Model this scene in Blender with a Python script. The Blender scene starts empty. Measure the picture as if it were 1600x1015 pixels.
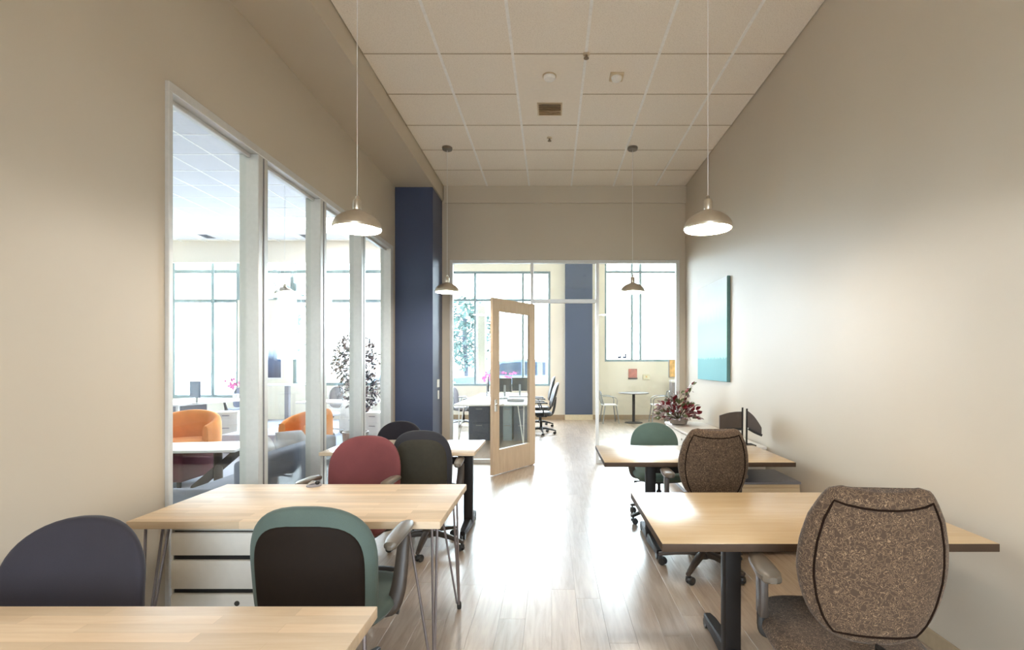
import bpy, bmesh, math, random
from mathutils import Vector, Matrix
PI = math.pi
R = math.radians
rnd = random.Random(7)
SC = bpy.context.scene
COL = SC.collection

# ------------------------------------------------------------------ camera, sky, exposure
CAM_H = 1.454
cam = bpy.data.cameras.new('camera'); cam_o = bpy.data.objects.new('camera', cam); COL.objects.link(cam_o)
cam.sensor_width = 36.0; cam.sensor_fit = 'HORIZONTAL'
cam.lens = 764 / 1600 * 36
cam.shift_x = -62 / 1600; cam.shift_y = 60.5 / 1600
cam.clip_start = 0.05; cam.clip_end = 300
cam_o.location = (0, 0, CAM_H); cam_o.rotation_euler = (R(90), 0, 0)
SC.camera = cam_o

SKY_STRENGTH = 7.0
LAMP_STRENGTH = 17.5
world = bpy.data.worlds.new('world'); SC.world = world; world.use_nodes = True
wn = world.node_tree.nodes; wn.clear()
wo = wn.new('ShaderNodeOutputWorld'); wb = wn.new('ShaderNodeBackground')
wb.inputs[0].default_value = (0.84, 0.91, 1.0, 1); wb.inputs[1].default_value = SKY_STRENGTH
world.node_tree.links.new(wb.outputs[0], wo.inputs[0])

vs = SC.view_settings
SC.display_settings.display_device = 'sRGB'
vs.view_transform = 'Standard'; vs.look = 'None'; vs.gamma = 1.0; vs.use_curve_mapping = False
vs.exposure = 2.2
cy = SC.cycles
cy.max_bounces = 12; cy.diffuse_bounces = 6; cy.glossy_bounces = 4; cy.transmission_bounces = 8
cy.transparent_max_bounces = 32; cy.caustics_reflective = False; cy.caustics_refractive = False
cy.sample_clamp_indirect = 8.0
cy.use_denoising = True

YNW = -2.72
def portal(name, loc, rot, sx, sy):
    l = bpy.data.lights.new(name, 'AREA'); l.shape = 'RECTANGLE'; l.size = sx; l.size_y = sy
    l.cycles.is_portal = True
    o = bpy.data.objects.new(name, l); COL.objects.link(o); o.location = loc; o.rotation_euler = rot
# sky portals in the facade windows and the added near window (they only guide the sampling of the sky)
portal('portal_facade', (-5.0, 13.05, 2.5), (R(-90), 0, 0), 10.4, 4.0)
portal('portal_near', (0, YNW - .15, 1.55), (R(90), 0, 0), 2.0, 2.3)
portal('portal_facade', (2.45, 13.05, 2.9), (R(-90), 0, 0), 2.2, 2.9)

# ------------------------------------------------------------------ materials
MATS = {}
def nodemat(name):
    m = bpy.data.materials.new(name); m.use_nodes = True
    nt = m.node_tree; b = nt.nodes['Principled BSDF']
    MATS[name] = m
    return m, nt, b
def N(nt, t, **kw):
    n = nt.nodes.new(t)
    for k, v in kw.items(): setattr(n, k, v)
    return n
def L(nt, a, b): nt.links.new(a, b)
def ramp(nt, fac, stops, interp='LINEAR'):
    r = N(nt, 'ShaderNodeValToRGB'); r.color_ramp.interpolation = interp
    el = r.color_ramp.elements
    while len(el) < len(stops): el.new(0.5)
    for e, (p, c) in zip(el, stops): e.position = p; e.color = (*c, 1)
    L(nt, fac, r.inputs[0]); return r.outputs[0]
def noise(nt, vec, scale, detail=3, rough=0.5, dist=0.0):
    n = N(nt, 'ShaderNodeTexNoise'); n.inputs['Scale'].default_value = scale
    n.inputs['Detail'].default_value = detail; n.inputs['Roughness'].default_value = rough
    n.inputs['Distortion'].default_value = dist
    if vec is not None: L(nt, vec, n.inputs['Vector'])
    return n.outputs['Fac']
def coords(nt, kind='Object', scale=(1, 1, 1), rot=(0, 0, 0)):
    if kind == 'World': s = N(nt, 'ShaderNodeNewGeometry').outputs['Position']
    else: s = N(nt, 'ShaderNodeTexCoord').outputs[kind]
    mp = N(nt, 'ShaderNodeMapping'); mp.inputs['Scale'].default_value = scale; mp.inputs['Rotation'].default_value = rot
    L(nt, s, mp.inputs[0]); return mp.outputs[0]
def bump(nt, b, h, strength, dist=0.01):
    n = N(nt, 'ShaderNodeBump'); n.inputs['Strength'].default_value = strength; n.inputs['Distance'].default_value = dist
    L(nt, h, n.inputs['Height']); L(nt, n.outputs[0], b.inputs['Normal'])
def mix(nt, fac, a, b, mode='MIX'):
    n = N(nt, 'ShaderNodeMix', data_type='RGBA', blend_type=mode)
    if isinstance(fac, (int, float)): n.inputs[0].default_value = fac
    else: L(nt, fac, n.inputs[0])
    for i, v in ((6, a), (7, b)):
        if isinstance(v, tuple): n.inputs[i].default_value = (*v, 1)
        else: L(nt, v, n.inputs[i])
    return n.outputs[2]

def plain(name, col, rough=0.5, metal=0.0, var=0.06, scale=30, bmp=0.0, spec=0.5, coord='Object'):
    m, nt, b = nodemat(name)
    v = coords(nt, coord)
    f = noise(nt, v, scale, 4)
    lo = tuple(c * (1 - var) for c in col); hi = tuple(min(1, c * (1 + var)) for c in col)
    L(nt, ramp(nt, f, [(0.3, lo), (0.7, hi)]), b.inputs['Base Color'])
    b.inputs['Roughness'].default_value = rough; b.inputs['Metallic'].default_value = metal
    b.inputs['Specular IOR Level'].default_value = spec
    if bmp: bump(nt, b, f, bmp, 0.004)
    return m
def emit(name, col, strength):
    m, nt, b = nodemat(name)
    b.inputs['Base Color'].default_value = (*col, 1)
    b.inputs['Emission Color'].default_value = (*col, 1); b.inputs['Emission Strength'].default_value = strength
    return m
def glass(name, tint, refl=1.0, rough=0.0):
    m, nt, b = nodemat(name); nt.nodes.remove(b)
    out = nt.nodes['Material Output']
    t = N(nt, 'ShaderNodeBsdfTransparent'); t.inputs[0].default_value = (*tint, 1)
    g = N(nt, 'ShaderNodeBsdfGlossy'); g.inputs['Roughness'].default_value = rough
    lw = N(nt, 'ShaderNodeLayerWeight'); lw.inputs[0].default_value = 0.5
    p = N(nt, 'ShaderNodeMath', operation='POWER'); p.inputs[1].default_value = 5; L(nt, lw.outputs['Facing'], p.inputs[0])
    q = N(nt, 'ShaderNodeMath', operation='MULTIPLY_ADD'); L(nt, p.outputs[0], q.inputs[0]); q.inputs[1].default_value = 0.9 * refl; q.inputs[2].default_value = 0.035 * refl
    mx = N(nt, 'ShaderNodeMixShader'); L(nt, q.outputs[0], mx.inputs[0]); L(nt, t.outputs[0], mx.inputs[1]); L(nt, g.outputs[0], mx.inputs[2])
    L(nt, mx.outputs[0], out.inputs[0]); return m
def wood(name, c0, c1, c2, rough=0.4, axis='x', staves=0.0, coord='Object', grain=1.0, rand=False, spec=0.5):
    m, nt, b = nodemat(name)
    st = {'x': (1.2, 14, 14), 'y': (14, 1.2, 14), 'z': (14, 14, 1.2)}[axis]
    v = coords(nt, coord, st)
    if rand:
        oi = N(nt, 'ShaderNodeObjectInfo')
        va = N(nt, 'ShaderNodeVectorMath', operation='ADD')
        sc = N(nt, 'ShaderNodeVectorMath', operation='SCALE'); sc.inputs[0].default_value = (37, 53, 19); L(nt, oi.outputs['Random'], sc.inputs['Scale'])
        L(nt, v, va.inputs[0]); L(nt, sc.outputs[0], va.inputs[1]); v = va.outputs[0]
    f = noise(nt, v, 2.2 * grain, 6, 0.62, 0.8)
    col = ramp(nt, f, [(0.25, c0), (0.5, c1), (0.78, c2)])
    if staves:
        bv = coords(nt, coord, (1, 1, 1), (0, 0, 0 if axis == 'x' else R(90)))
        br = N(nt, 'ShaderNodeTexBrick'); br.inputs['Scale'].default_value = 1.0
        br.inputs['Brick Width'].default_value = 0.55; br.inputs['Row Height'].default_value = staves
        br.inputs['Mortar Size'].default_value = 0.0006; br.inputs['Bias'].default_value = 0
        br.inputs['Color1'].default_value = (0.80, 0.78, 0.74, 1); br.inputs['Color2'].default_value = (1.12, 1.1, 1.06, 1)
        br.inputs['Mortar'].default_value = (0.72, 0.66, 0.58, 1); br.offset = 0.37
        L(nt, bv, br.inputs['Vector'])
        col = mix(nt, 0.75, col, br.outputs['Color'], 'MULTIPLY')
    if rand:
        k = ramp(nt, oi.outputs['Random'], [(0.0, (0.86, 0.85, 0.84)), (0.5, (1, 1, 1)), (1.0, (1.12, 1.11, 1.09))])
        col = mix(nt, 0.85, col, k, 'MULTIPLY')
    L(nt, col, b.inputs['Base Color'])
    b.inputs['Roughness'].default_value = rough; b.inputs['Specular IOR Level'].default_value = spec
    bump(nt, b, f, 0.05, 0.002)
    return m

M = {}
def wallpaint(name, col, rough=0.42):
    m, nt, b = nodemat(name)
    v = coords(nt, 'World')
    f = noise(nt, v, 220, 2); g = noise(nt, v, 0.8, 2)
    lo = tuple(c * 0.97 for c in col); hi = tuple(min(1, c * 1.03) for c in col)
    L(nt, ramp(nt, g, [(0.3, lo), (0.7, hi)]), b.inputs['Base Color'])
    b.inputs['Roughness'].default_value = rough
    bump(nt, b, f, 0.06, 0.002); return m
M['wall'] = wallpaint('wall_paint', (0.56, 0.49, 0.395), 0.45)
M['wall_white'] = wallpaint('lounge_wall_paint', (0.80, 0.75, 0.63), 0.5)
M['navy'] = wallpaint('navy_paint', (0.052, 0.070, 0.135), 0.4)
M['slate'] = wallpaint('slate_paint', (0.075, 0.10, 0.16), 0.5)
m, nt, b = nodemat('ceiling_tile')
v = coords(nt, 'World'); f = noise(nt, v, 130, 3, 0.7)
L(nt, ramp(nt, f, [(0.28, (0.68, 0.61, 0.53)), (0.5, (0.86, 0.79, 0.70)), (0.8, (0.89, 0.83, 0.75))]), b.inputs['Base Color'])
b.inputs['Roughness'].default_value = 0.95; bump(nt, b, f, 0.25, 0.003); M['tile'] = m
M['grid'] = plain('ceiling_grid_metal', (0.80, 0.77, 0.72), 0.5)
M['grid_tan'] = plain('ceiling_grid_tan', (0.50, 0.41, 0.31), 0.6)
M['grid'] = plain('ceiling_grid_metal', (0.88, 0.86, 0.83), 0.5)
M['panel'] = plain('ceiling_panel_paint', (0.84, 0.77, 0.68), 0.8, var=0.02)
M['plank'] = wood('floor_plank', (0.27, 0.19, 0.13), (0.385, 0.285, 0.205), (0.48, 0.37, 0.275), 0.42, 'y', coord='World', rand=True, spec=1.0)
fb = M['plank'].node_tree.nodes['Principled BSDF']; fb.inputs['Coat Weight'].default_value = 1.0; fb.inputs['Coat Roughness'].default_value = 0.26; fb.inputs['Coat IOR'].default_value = 1.6
# rest of the wood floor: the same boards as colour only
m, nt, b = nodemat('floor_boards_far')
v = coords(nt, 'World', (14, 1.2, 14)); f = noise(nt, v, 2.2, 6, 0.62, 0.8)
col = ramp(nt, f, [(0.25, (0.27, 0.19, 0.13)), (0.5, (0.385, 0.285, 0.205)), (0.78, (0.48, 0.37, 0.275))])
br = N(nt, 'ShaderNodeTexBrick'); br.inputs['Scale'].default_value = 1; br.inputs['Brick Width'].default_value = 1.2; br.inputs['Row Height'].default_value = 0.15
br.inputs['Mortar Size'].default_value = 0.001; br.inputs['Color1'].default_value = (0.72, 0.7, 0.68, 1); br.inputs['Color2'].default_value = (1.2, 1.18, 1.15, 1); br.inputs['Mortar'].default_value = (0.4, 0.35, 0.3, 1)
L(nt, coords(nt, 'World', (1, 1, 1), (0, 0, R(90))), br.inputs['Vector'])
L(nt, mix(nt, 0.8, col, br.outputs['Color'], 'MULTIPLY'), b.inputs['Base Color']); b.inputs['Roughness'].default_value = 0.40; b.inputs['Specular IOR Level'].default_value = 1.0; b.inputs['Coat Weight'].default_value = 1.0; b.inputs['Coat Roughness'].default_value = 0.26; b.inputs['Coat IOR'].default_value = 1.6; M['floor'] = m
M['subfloor'] = M['floor']
M['carpet'] = plain('carpet_blue_grey', (0.40, 0.43, 0.52), 0.9, var=0.18, scale=90, bmp=0.3, coord='World')
M['rug'] = wood('rug_brown', (0.10, 0.06, 0.04), (0.22, 0.14, 0.09), (0.42, 0.33, 0.22), 0.8, 'x')
M['base'] = plain('baseboard_tan', (0.40, 0.30, 0.19), 0.45)
M['base_cream'] = plain('baseboard_cream', (0.72, 0.63, 0.45), 0.45)
M['alu'] = plain('frame_aluminium', (0.66, 0.65, 0.63), 0.38, 0.35, 0.03)
M['alu_dark'] = plain('window_frame_teal_grey', (0.22, 0.29, 0.31), 0.4, 0.3, 0.03)
M['glass'] = glass('clear_glass', (0.96, 0.98, 0.975))
M['glass_out'] = glass('window_glass', (0.93, 0.97, 0.98), 0.8)
M['maple'] = wood('door_maple', (0.58, 0.43, 0.29), (0.65, 0.495, 0.345), (0.72, 0.57, 0.42), 0.42, 'z')
M['butcher'] = wood('butcher_block', (0.61, 0.465, 0.32), (0.67, 0.53, 0.38), (0.73, 0.61, 0.465), 0.55, 'x', spec=0.3, staves=0.045)
M['pale_top'] = wood('pale_wood_top', (0.62, 0.49, 0.35), (0.68, 0.55, 0.41), (0.73, 0.61, 0.48), 0.24, 'x')
M['honey'] = wood('honey_laminate', (0.54, 0.375, 0.20), (0.59, 0.425, 0.245), (0.64, 0.48, 0.295), 0.27, 'x', grain=0.8)
M['edge'] = plain('dark_edge_band', (0.065, 0.040, 0.025), 0.6, spec=0.2)
M['whitetop'] = plain('white_laminate', (0.84, 0.83, 0.82), 0.35, var=0.015)
M['cream'] = plain('cream_laminate', (0.78, 0.73, 0.66), 0.38, var=0.02)
M['ped'] = plain('pedestal_light_grey', (0.62, 0.60, 0.55), 0.45, var=0.02)
M['dark_gap'] = plain('shadow_gap_black', (0.012, 0.011, 0.010), 0.6)
M['black'] = plain('black_plastic', (0.020, 0.019, 0.018), 0.42)
M['black_metal'] = plain('black_metal', (0.016, 0.012, 0.010), 0.55, 0.0, spec=0.25)
M['brown_plastic'] = plain('brown_plastic', (0.055, 0.040, 0.030), 0.45)
M['shell'] = plain('back_shell_plastic', (0.011, 0.0065, 0.004), 0.75, spec=0.2)
M['shell_olive'] = plain('back_shell_olive', (0.048, 0.043, 0.031), 0.7, spec=0.2)
M['arm_tan'] = plain('arm_pad_taupe', (0.125, 0.098, 0.070), 0.4)
M['steel'] = plain('hairpin_steel', (0.30, 0.27, 0.28), 0.32, 0.85, 0.04)
M['chrome'] = plain('satin_chrome', (0.70, 0.68, 0.64), 0.25, 1.0, 0.03)
M['nickel'] = plain('brushed_nickel', (0.62, 0.55, 0.45), 0.33, 0.85, 0.04)
M['canopy'] = plain('canopy_bronze', (0.22, 0.19, 0.155), 0.35, 0.6)
M['white_metal'] = plain('white_metal', (0.80, 0.80, 0.80), 0.35)
M['pale_steel'] = plain('pale_steel', (0.30, 0.31, 0.31), 0.35, 0.6)
M['file_dark'] = plain('file_cabinet_slate', (0.10, 0.115, 0.15), 0.5)
M['file_mid'] = plain('file_cabinet_mauve', (0.30, 0.28, 0.30), 0.5)
M['file_blue'] = plain('file_cabinet_blue_grey', (0.28, 0.36, 0.42), 0.5)
M['file_top'] = plain('file_top_grey', (0.20, 0.19, 0.20), 0.45)
M['file_wood'] = wood('file_front_oak', (0.60, 0.44, 0.25), (0.68, 0.51, 0.31), (0.75, 0.59, 0.38), 0.4, 'x')
def fabric(name, col, var=0.18):
    m, nt, b = nodemat(name)
    v = coords(nt, 'Object'); f = noise(nt, v, 420, 3, 0.7); g = noise(nt, v, 6, 3)
    lo = tuple(c * (1 - var) for c in col); hi = tuple(c * (1 + var) for c in col)
    c = mix(nt, 0.5, ramp(nt, f, [(0.3, lo), (0.7, hi)]), ramp(nt, g, [(0.3, lo), (0.7, hi)]))
    L(nt, c, b.inputs['Base Color']); b.inputs['Roughness'].default_value = 0.9
    b.inputs['Sheen Weight'].default_value = 0.10; b.inputs['Sheen Roughness'].default_value = 0.4
    bump(nt, b, f, 0.25, 0.002); return m
M['f_navy'] = fabric('fabric_navy', (0.026, 0.023, 0.032))
M['f_green'] = fabric('fabric_teal_green', (0.080, 0.112, 0.098))
M['f_sage'] = fabric('fabric_sage_green', (0.13, 0.195, 0.165))
M['f_burg'] = fabric('fabric_burgundy', (0.170, 0.045, 0.048))
M['f_char'] = fabric('fabric_charcoal', (0.030, 0.030, 0.036))
M['f_orange'] = fabric('fabric_orange', (0.85, 0.34, 0.11))
M['f_wine'] = fabric('fabric_wine', (0.12, 0.025, 0.035))
M['f_sofa'] = fabric('fabric_sofa_blue_grey', (0.22, 0.24, 0.32))
M['f_pillow'] = fabric('fabric_pillow_pale', (0.64, 0.63, 0.66))
M['f_bench'] = fabric('fabric_bench_lavender', (0.50, 0.51, 0.60))
M['f_slate'] = fabric('fabric_seat_slate', (0.075, 0.075, 0.10))
# brown woven pattern: tan squiggles over dark brown
m, nt, b = nodemat('fabric_brown_squiggle')
v = coords(nt, 'Object')
a1 = noise(nt, v, 72, 0.5, 0.5, 0.9)
def band(nt, x, c, w):
    s = N(nt, 'ShaderNodeMath', operation='SUBTRACT'); L(nt, x, s.inputs[0]); s.inputs[1].default_value = c
    ab = N(nt, 'ShaderNodeMath', operation='ABSOLUTE'); L(nt, s.outputs[0], ab.inputs[0])
    lt = N(nt, 'ShaderNodeMapRange'); lt.inputs[1].default_value = 0; lt.inputs[2].default_value = w; lt.inputs[3].default_value = 1; lt.inputs[4].default_value = 0
    L(nt, ab.outputs[0], lt.inputs[0]); return lt.outputs[0]
b1 = band(nt, a1, 0.43, 0.028); b2 = band(nt, a1, 0.56, 0.028)
mxm = N(nt, 'ShaderNodeMath', operation='MAXIMUM'); L(nt, b1, mxm.inputs[0]); L(nt, b2, mxm.inputs[1])
c = mix(nt, mxm.outputs[0], (0.060, 0.034, 0.018), (0.265, 0.175, 0.102))
L(nt, c, b.inputs['Base Color']); b.inputs['Roughness'].default_value = 0.9
b.inputs['Sheen Weight'].default_value = 0.08
bump(nt, b, mxm.outputs[0], 0.15, 0.002); M['f_brown'] = m
M['piping'] = plain('dark_piping', (0.014, 0.007, 0.004), 0.9, spec=0.1)
M['lamp'] = emit('lamp_glow', (1.0, 0.90, 0.77), LAMP_STRENGTH)
M['panel_light'] = emit('ceiling_panel_glow', (1.0, 0.97, 0.92), 6.0)
M['screen'] = plain('monitor_screen', (0.045, 0.055, 0.075), 0.25)
M['screen_pale'] = plain('monitor_back_pale', (0.22, 0.28, 0.40), 0.4)
M['pink'] = plain('orchid_petal', (0.85, 0.25, 0.55), 0.6)
M['stem'] = plain('plant_stem', (0.10, 0.07, 0.04), 0.7)
M['leaf_red'] = plain('leaf_dark_red', (0.17, 0.012, 0.020), 0.35, var=0.35)
M['leaf_olive'] = plain('leaf_olive', (0.11, 0.13, 0.055), 0.4, var=0.3)
M['leaf_silver'] = plain('leaf_silver_pink', (0.46, 0.36, 0.35), 0.4, var=0.25)
M['leaf_purple'] = plain('leaf_purple_brown', (0.060, 0.035, 0.050), 0.45, var=0.3)
M['leaf_green'] = plain('leaf_dark_green', (0.045, 0.065, 0.040), 0.45, var=0.3)
M['pot'] = plain('pot_taupe', (0.30, 0.26, 0.22), 0.6)
M['pot_white'] = plain('pot_white', (0.75, 0.73, 0.70), 0.4)
M['leather'] = plain('dark_brown_leather', (0.060, 0.040, 0.028), 0.45)
M['red_box'] = plain('notice_coral', (0.52, 0.17, 0.12), 0.6, var=0.2, scale=12)
M['cream_box'] = plain('box_cream', (0.80, 0.74, 0.52), 0.5)
M['orange_pic'] = plain('print_amber', (0.75, 0.45, 0.16), 0.6, var=0.25, scale=9)
M['table_grey'] = plain('cafe_top_grey', (0.20, 0.19, 0.18), 0.35)
M['asphalt'] = plain('street_asphalt', (0.45, 0.44, 0.42), 0.9, coord='World', scale=3)
M['tree_leaf'] = plain('street_tree_leaf', (0.065, 0.115, 0.105), 0.7, var=0.5, scale=2)
M['bark'] = plain('street_tree_bark', (0.04, 0.05, 0.07), 0.9)
M['car_paint'] = plain('car_paint_blue_grey', (0.08, 0.12, 0.19), 0.3)
M['car_dark'] = plain('car_window_dark', (0.012, 0.02, 0.035), 0.15)
M['car_white'] = plain('car_paint_silver', (0.11, 0.15, 0.22), 0.3)
M['stone_post'] = plain('outside_post_stone', (0.26, 0.235, 0.195), 0.8)
M['detector'] = plain('detector_white', (0.82, 0.80, 0.76), 0.5)
M['vent'] = plain('vent_brown', (0.22, 0.16, 0.10), 0.6)
M['vent_tan'] = plain('vent_tan', (0.62, 0.50, 0.34), 0.6)
M['decal'] = plain('window_decal_blue', (0.03, 0.045, 0.10), 0.6)
# abstract seascape canvas: white sky, aqua, mint, ragged teal base
m, nt, b = nodemat('canvas_print')
v = coords(nt, 'Object'); sx = N(nt, 'ShaderNodeSeparateXYZ'); L(nt, v, sx.inputs[0])
nz = noise(nt, coords(nt, 'Object', (1, 9, 3)), 3, 4, 0.65)
ma = N(nt, 'ShaderNodeMath', operation='MULTIPLY_ADD'); L(nt, nz, ma.inputs[0]); ma.inputs[1].default_value = 0.10; L(nt, sx.outputs[2], ma.inputs[2])
mr = N(nt, 'ShaderNodeMapRange'); mr.inputs[1].default_value = -0.53; mr.inputs[2].default_value = 0.63; L(nt, ma.outputs[0], mr.inputs[0])
L(nt, ramp(nt, mr.outputs[0], [(0.0, (0.13, 0.38, 0.42)), (0.22, (0.16, 0.43, 0.46)), (0.235, (0.34, 0.70, 0.62)), (0.40, (0.45, 0.78, 0.66)), (0.58, (0.44, 0.76, 0.76)), (0.75, (0.72, 0.90, 0.92)), (1.0, (0.88, 0.93, 0.95))]), b.inputs['Base Color'])
b.inputs['Roughness'].default_value = 0.6; M['canvas'] = m
M['canvas_edge'] = plain('canvas_edge_teal', (0.12, 0.24, 0.24), 0.7)
# poster beside the lounge windows: upper white is glare painted over dark blue
m, nt, b = nodemat('poster_glare_print')
v = coords(nt, 'Object'); sx = N(nt, 'ShaderNodeSeparateXYZ'); L(nt, v, sx.inputs[0])
nz = noise(nt, coords(nt, 'Object', (6, 1, 1)), 3, 3)
ma = N(nt, 'ShaderNodeMath', operation='MULTIPLY_ADD'); L(nt, nz, ma.inputs[0]); ma.inputs[1].default_value = 0.25; L(nt, sx.outputs[2], ma.inputs[2])
mr = N(nt, 'ShaderNodeMapRange'); mr.inputs[1].default_value = -0.5; mr.inputs[2].default_value = 0.8; L(nt, ma.outputs[0], mr.inputs[0])
L(nt, ramp(nt, mr.outputs[0], [(0.0, (0.06, 0.07, 0.12)), (0.34, (0.09, 0.13, 0.24)), (0.46, (0.42, 0.58, 0.78)), (0.58, (0.9, 0.92, 0.92)), (1.0, (0.92, 0.92, 0.88))]), b.inputs['Base Color']); M['poster'] = m

# ------------------------------------------------------------------ mesh helpers
def BM(): return bmesh.new()
def box(bm, x0, x1, y0, y1, z0, z1, bev=0.0, seg=2, mi=0):
    r = bmesh.ops.create_cube(bm, size=1.0)
    vs_ = r['verts']
    for v in vs_:
        v.co = Vector((x0 + (v.co.x + .5) * (x1 - x0), y0 + (v.co.y + .5) * (y1 - y0), z0 + (v.co.z + .5) * (z1 - z0)))
    fs = list({f for v in vs_ for f in v.link_faces})
    for f in fs: f.material_index = mi
    if bev:
        es = list({e for v in vs_ for e in v.link_edges})
        bmesh.ops.bevel(bm, geom=es, offset=bev, segments=seg, affect='EDGES', profile=0.5, clamp_overlap=True)
    return bm
def loft(bm, secs, cap=True):
    rings = [[bm.verts.new(p) for p in s] for s in secs]
    n = len(rings[0])
    for a, b_ in zip(rings, rings[1:]):
        for i in range(n):
            j = (i + 1) % n
            bm.faces.new((a[i], a[j], b_[j], b_[i]))
    if cap:
        bm.faces.new(list(reversed(rings[0]))); bm.faces.new(rings[-1])
    return bm
def sell(n, a, b, e=2.0):
    out = []
    for i in range(n):
        t = 2 * PI * i / n; c, s = math.cos(t), math.sin(t)
        out.append((a * math.copysign(abs(c) ** (2 / e), c), b * math.copysign(abs(s) ** (2 / e), s)))
    return out
def tube(bm, pts, r, n=8, flat=1.0, up=Vector((0, 0, 1))):
    pts = [Vector(p) for p in pts]
    secs = []
    for i, p in enumerate(pts):
        t = (pts[min(i + 1, len(pts) - 1)] - pts[max(i - 1, 0)]).normalized()
        u = up if abs(t.dot(up)) < 0.95 else Vector((1, 0, 0))
        a = t.cross(u).normalized(); b_ = a.cross(t).normalized()
        ri = r[i] if isinstance(r, (list, tuple)) else r
        secs.append([p + a * (ri * math.cos(2 * PI * k / n)) + b_ * (ri * flat * math.sin(2 * PI * k / n)) for k in range(n)])
    return loft(bm, secs)
def lathe(bm, prof, n=24, c=(0, 0, 0), closed_ends=True):
    secs = [[Vector((c[0] + r_ * math.cos(2 * PI * k / n), c[1] + r_ * math.sin(2 * PI * k / n), c[2] + z)) for k in range(n)] for r_, z in prof]
    return loft(bm, secs, closed_ends)
def arcpts(pts, k=6):
    """Catmull-Rom through points"""
    P = [Vector(p) for p in pts]; out = []
    for i in range(len(P) - 1):
        p0 = P[max(i - 1, 0)]; p1 = P[i]; p2 = P[i + 1]; p3 = P[min(i + 2, len(P) - 1)]
        for j in range(k):
            t = j / k
            out.append(0.5 * ((2 * p1) + (p2 - p0) * t + (2 * p0 - 5 * p1 + 4 * p2 - p3) * t * t + (3 * p1 - p0 - 3 * p2 + p3) * t ** 3))
    out.append(P[-1]); return out
def prism(bm, poly, z0, z1, bev=0.0):
    vb = [bm.verts.new((x, y, z0)) for x, y in poly]; vt = [bm.verts.new((x, y, z1)) for x, y in poly]
    n = len(poly)
    bm.faces.new(list(reversed(vb))); bm.faces.new(vt)
    for i in range(n): bm.faces.new((vb[i], vb[(i + 1) % n], vt[(i + 1) % n], vt[i]))
    if bev:
        es = list({e for v in vb + vt for e in v.link_edges})
        bmesh.ops.bevel(bm, geom=es, offset=bev, segments=2, affect='EDGES', clamp_overlap=True)
    return bm
def xform(bm, mat): bmesh.ops.transform(bm, matrix=mat, verts=bm.verts); return bm
def mesh(name, bm, mats, smooth=35):
    bmesh.ops.recalc_face_normals(bm, faces=bm.faces)
    me = bpy.data.meshes.new(name); bm.to_mesh(me); bm.free()
    for m_ in (mats if isinstance(mats, (list, tuple)) else [mats]): me.materials.append(m_)
    if smooth:
        for p in me.polygons: p.use_smooth = True
        me.set_sharp_from_angle(angle=R(smooth))
    return me
def link(name, me, parent=None, loc=(0, 0, 0), rotz=0.0):
    o = bpy.data.objects.new(name, me); COL.objects.link(o)
    o.location = loc; o.rotation_euler = (0, 0, rotz)
    if parent is not None: o.parent = parent
    return o
def obj(name, bm, mats, parent=None, loc=(0, 0, 0), rotz=0.0, smooth=35):
    return link(name, mesh(name, bm, mats, smooth), parent, loc, rotz)
def tag(o, label, cat, group=None, kind=None):
    o['label'] = label; o['category'] = cat
    if group: o['group'] = group
    if kind: o['kind'] = kind
    return o
def thing(name, label, cat, loc=(0, 0, 0), rotz=0.0, group=None):
    o = bpy.data.objects.new(name, None); COL.objects.link(o)
    o.empty_display_size = 0.1
    o.location = loc; o.rotation_euler = (0, 0, rotz)
    return tag(o, label, cat, group)
def struct(name, bm, mat, label, cat, smooth=0):
    return tag(obj(name, bm, mat, smooth=smooth), label, cat, kind='structure')
def sgroup(name, label, cat):
    o = bpy.data.objects.new(name, None); COL.objects.link(o)
    return tag(o, label, cat, kind='structure')

# ------------------------------------------------------------------ room shell
XL, XR, YF, ZC = -2.10, 1.947, 7.118, 4.03      # left wall, right wall, glazed far wall, ceiling
YB = -2.6                                       # wall behind the camera
YW, ZL = 12.80, 4.50                            # street facade, lounge ceiling
XLL, XRR = -10.2, 4.4                           # lounge left wall, back area right wall
GY0, GY1, GZ = 2.655, 6.42, 2.99                # glazed opening in the left wall

bm = BM(); box(bm, XL - .12, XR + .12, YB - .1, YW + .25, -.12, -.006); box(bm, XR + .12, XRR + .12, YF - .2, YW + .25, -.12, -.006)
floor = struct('floor', bm, M['subfloor'], 'brown wood plank floor running from the desks to the street windows', 'floor')
# individual planks where they can be told apart
pm = mesh('plank', box(BM(), -.0747, .0747, -.5, .5, -.006, 0.0, 0.0006, 1), M['plank'], 0)
x = XL + .075; ci = 0
while x < XR - .02:
    y = 0.9 - rnd.uniform(0, 1.2); w = min(.15, 2 * (XR - x + .075) / 2)
    ymax = YF + 2.6 if -1.4 < x < 1.9 else YF
    while y < ymax - .05:
        y1 = min(y + 1.2, ymax)
        o = link('plank', pm, floor, (x, (y + y1) / 2, 0)); o.scale = (1, (y1 - y) - .0006, 1)
        y = y1
    x += .15
# what lies past the planks, same boards in colour only
bm = BM(); box(bm, XL - .12, XR + .12, YB - .1, -.32, -.006, -.0005); box(bm, XL - .12, -1.43, YF, YW, -.006, -.0005); box(bm, -1.42, 1.88, YF + 2.61, YW, -.006, -.0005); box(bm, 1.89, XRR, YF, YW, -.006, -.0005)
obj('board_area', bm, M['floor'], floor, smooth=0)
bm = BM(); box(bm, XLL - .1, XL - .12, 1.0, YW + .25, -.12, 0)
struct('floor_lounge', bm, M['carpet'], 'pale blue-grey carpet of the lounge behind the left glass', 'carpet')

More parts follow.
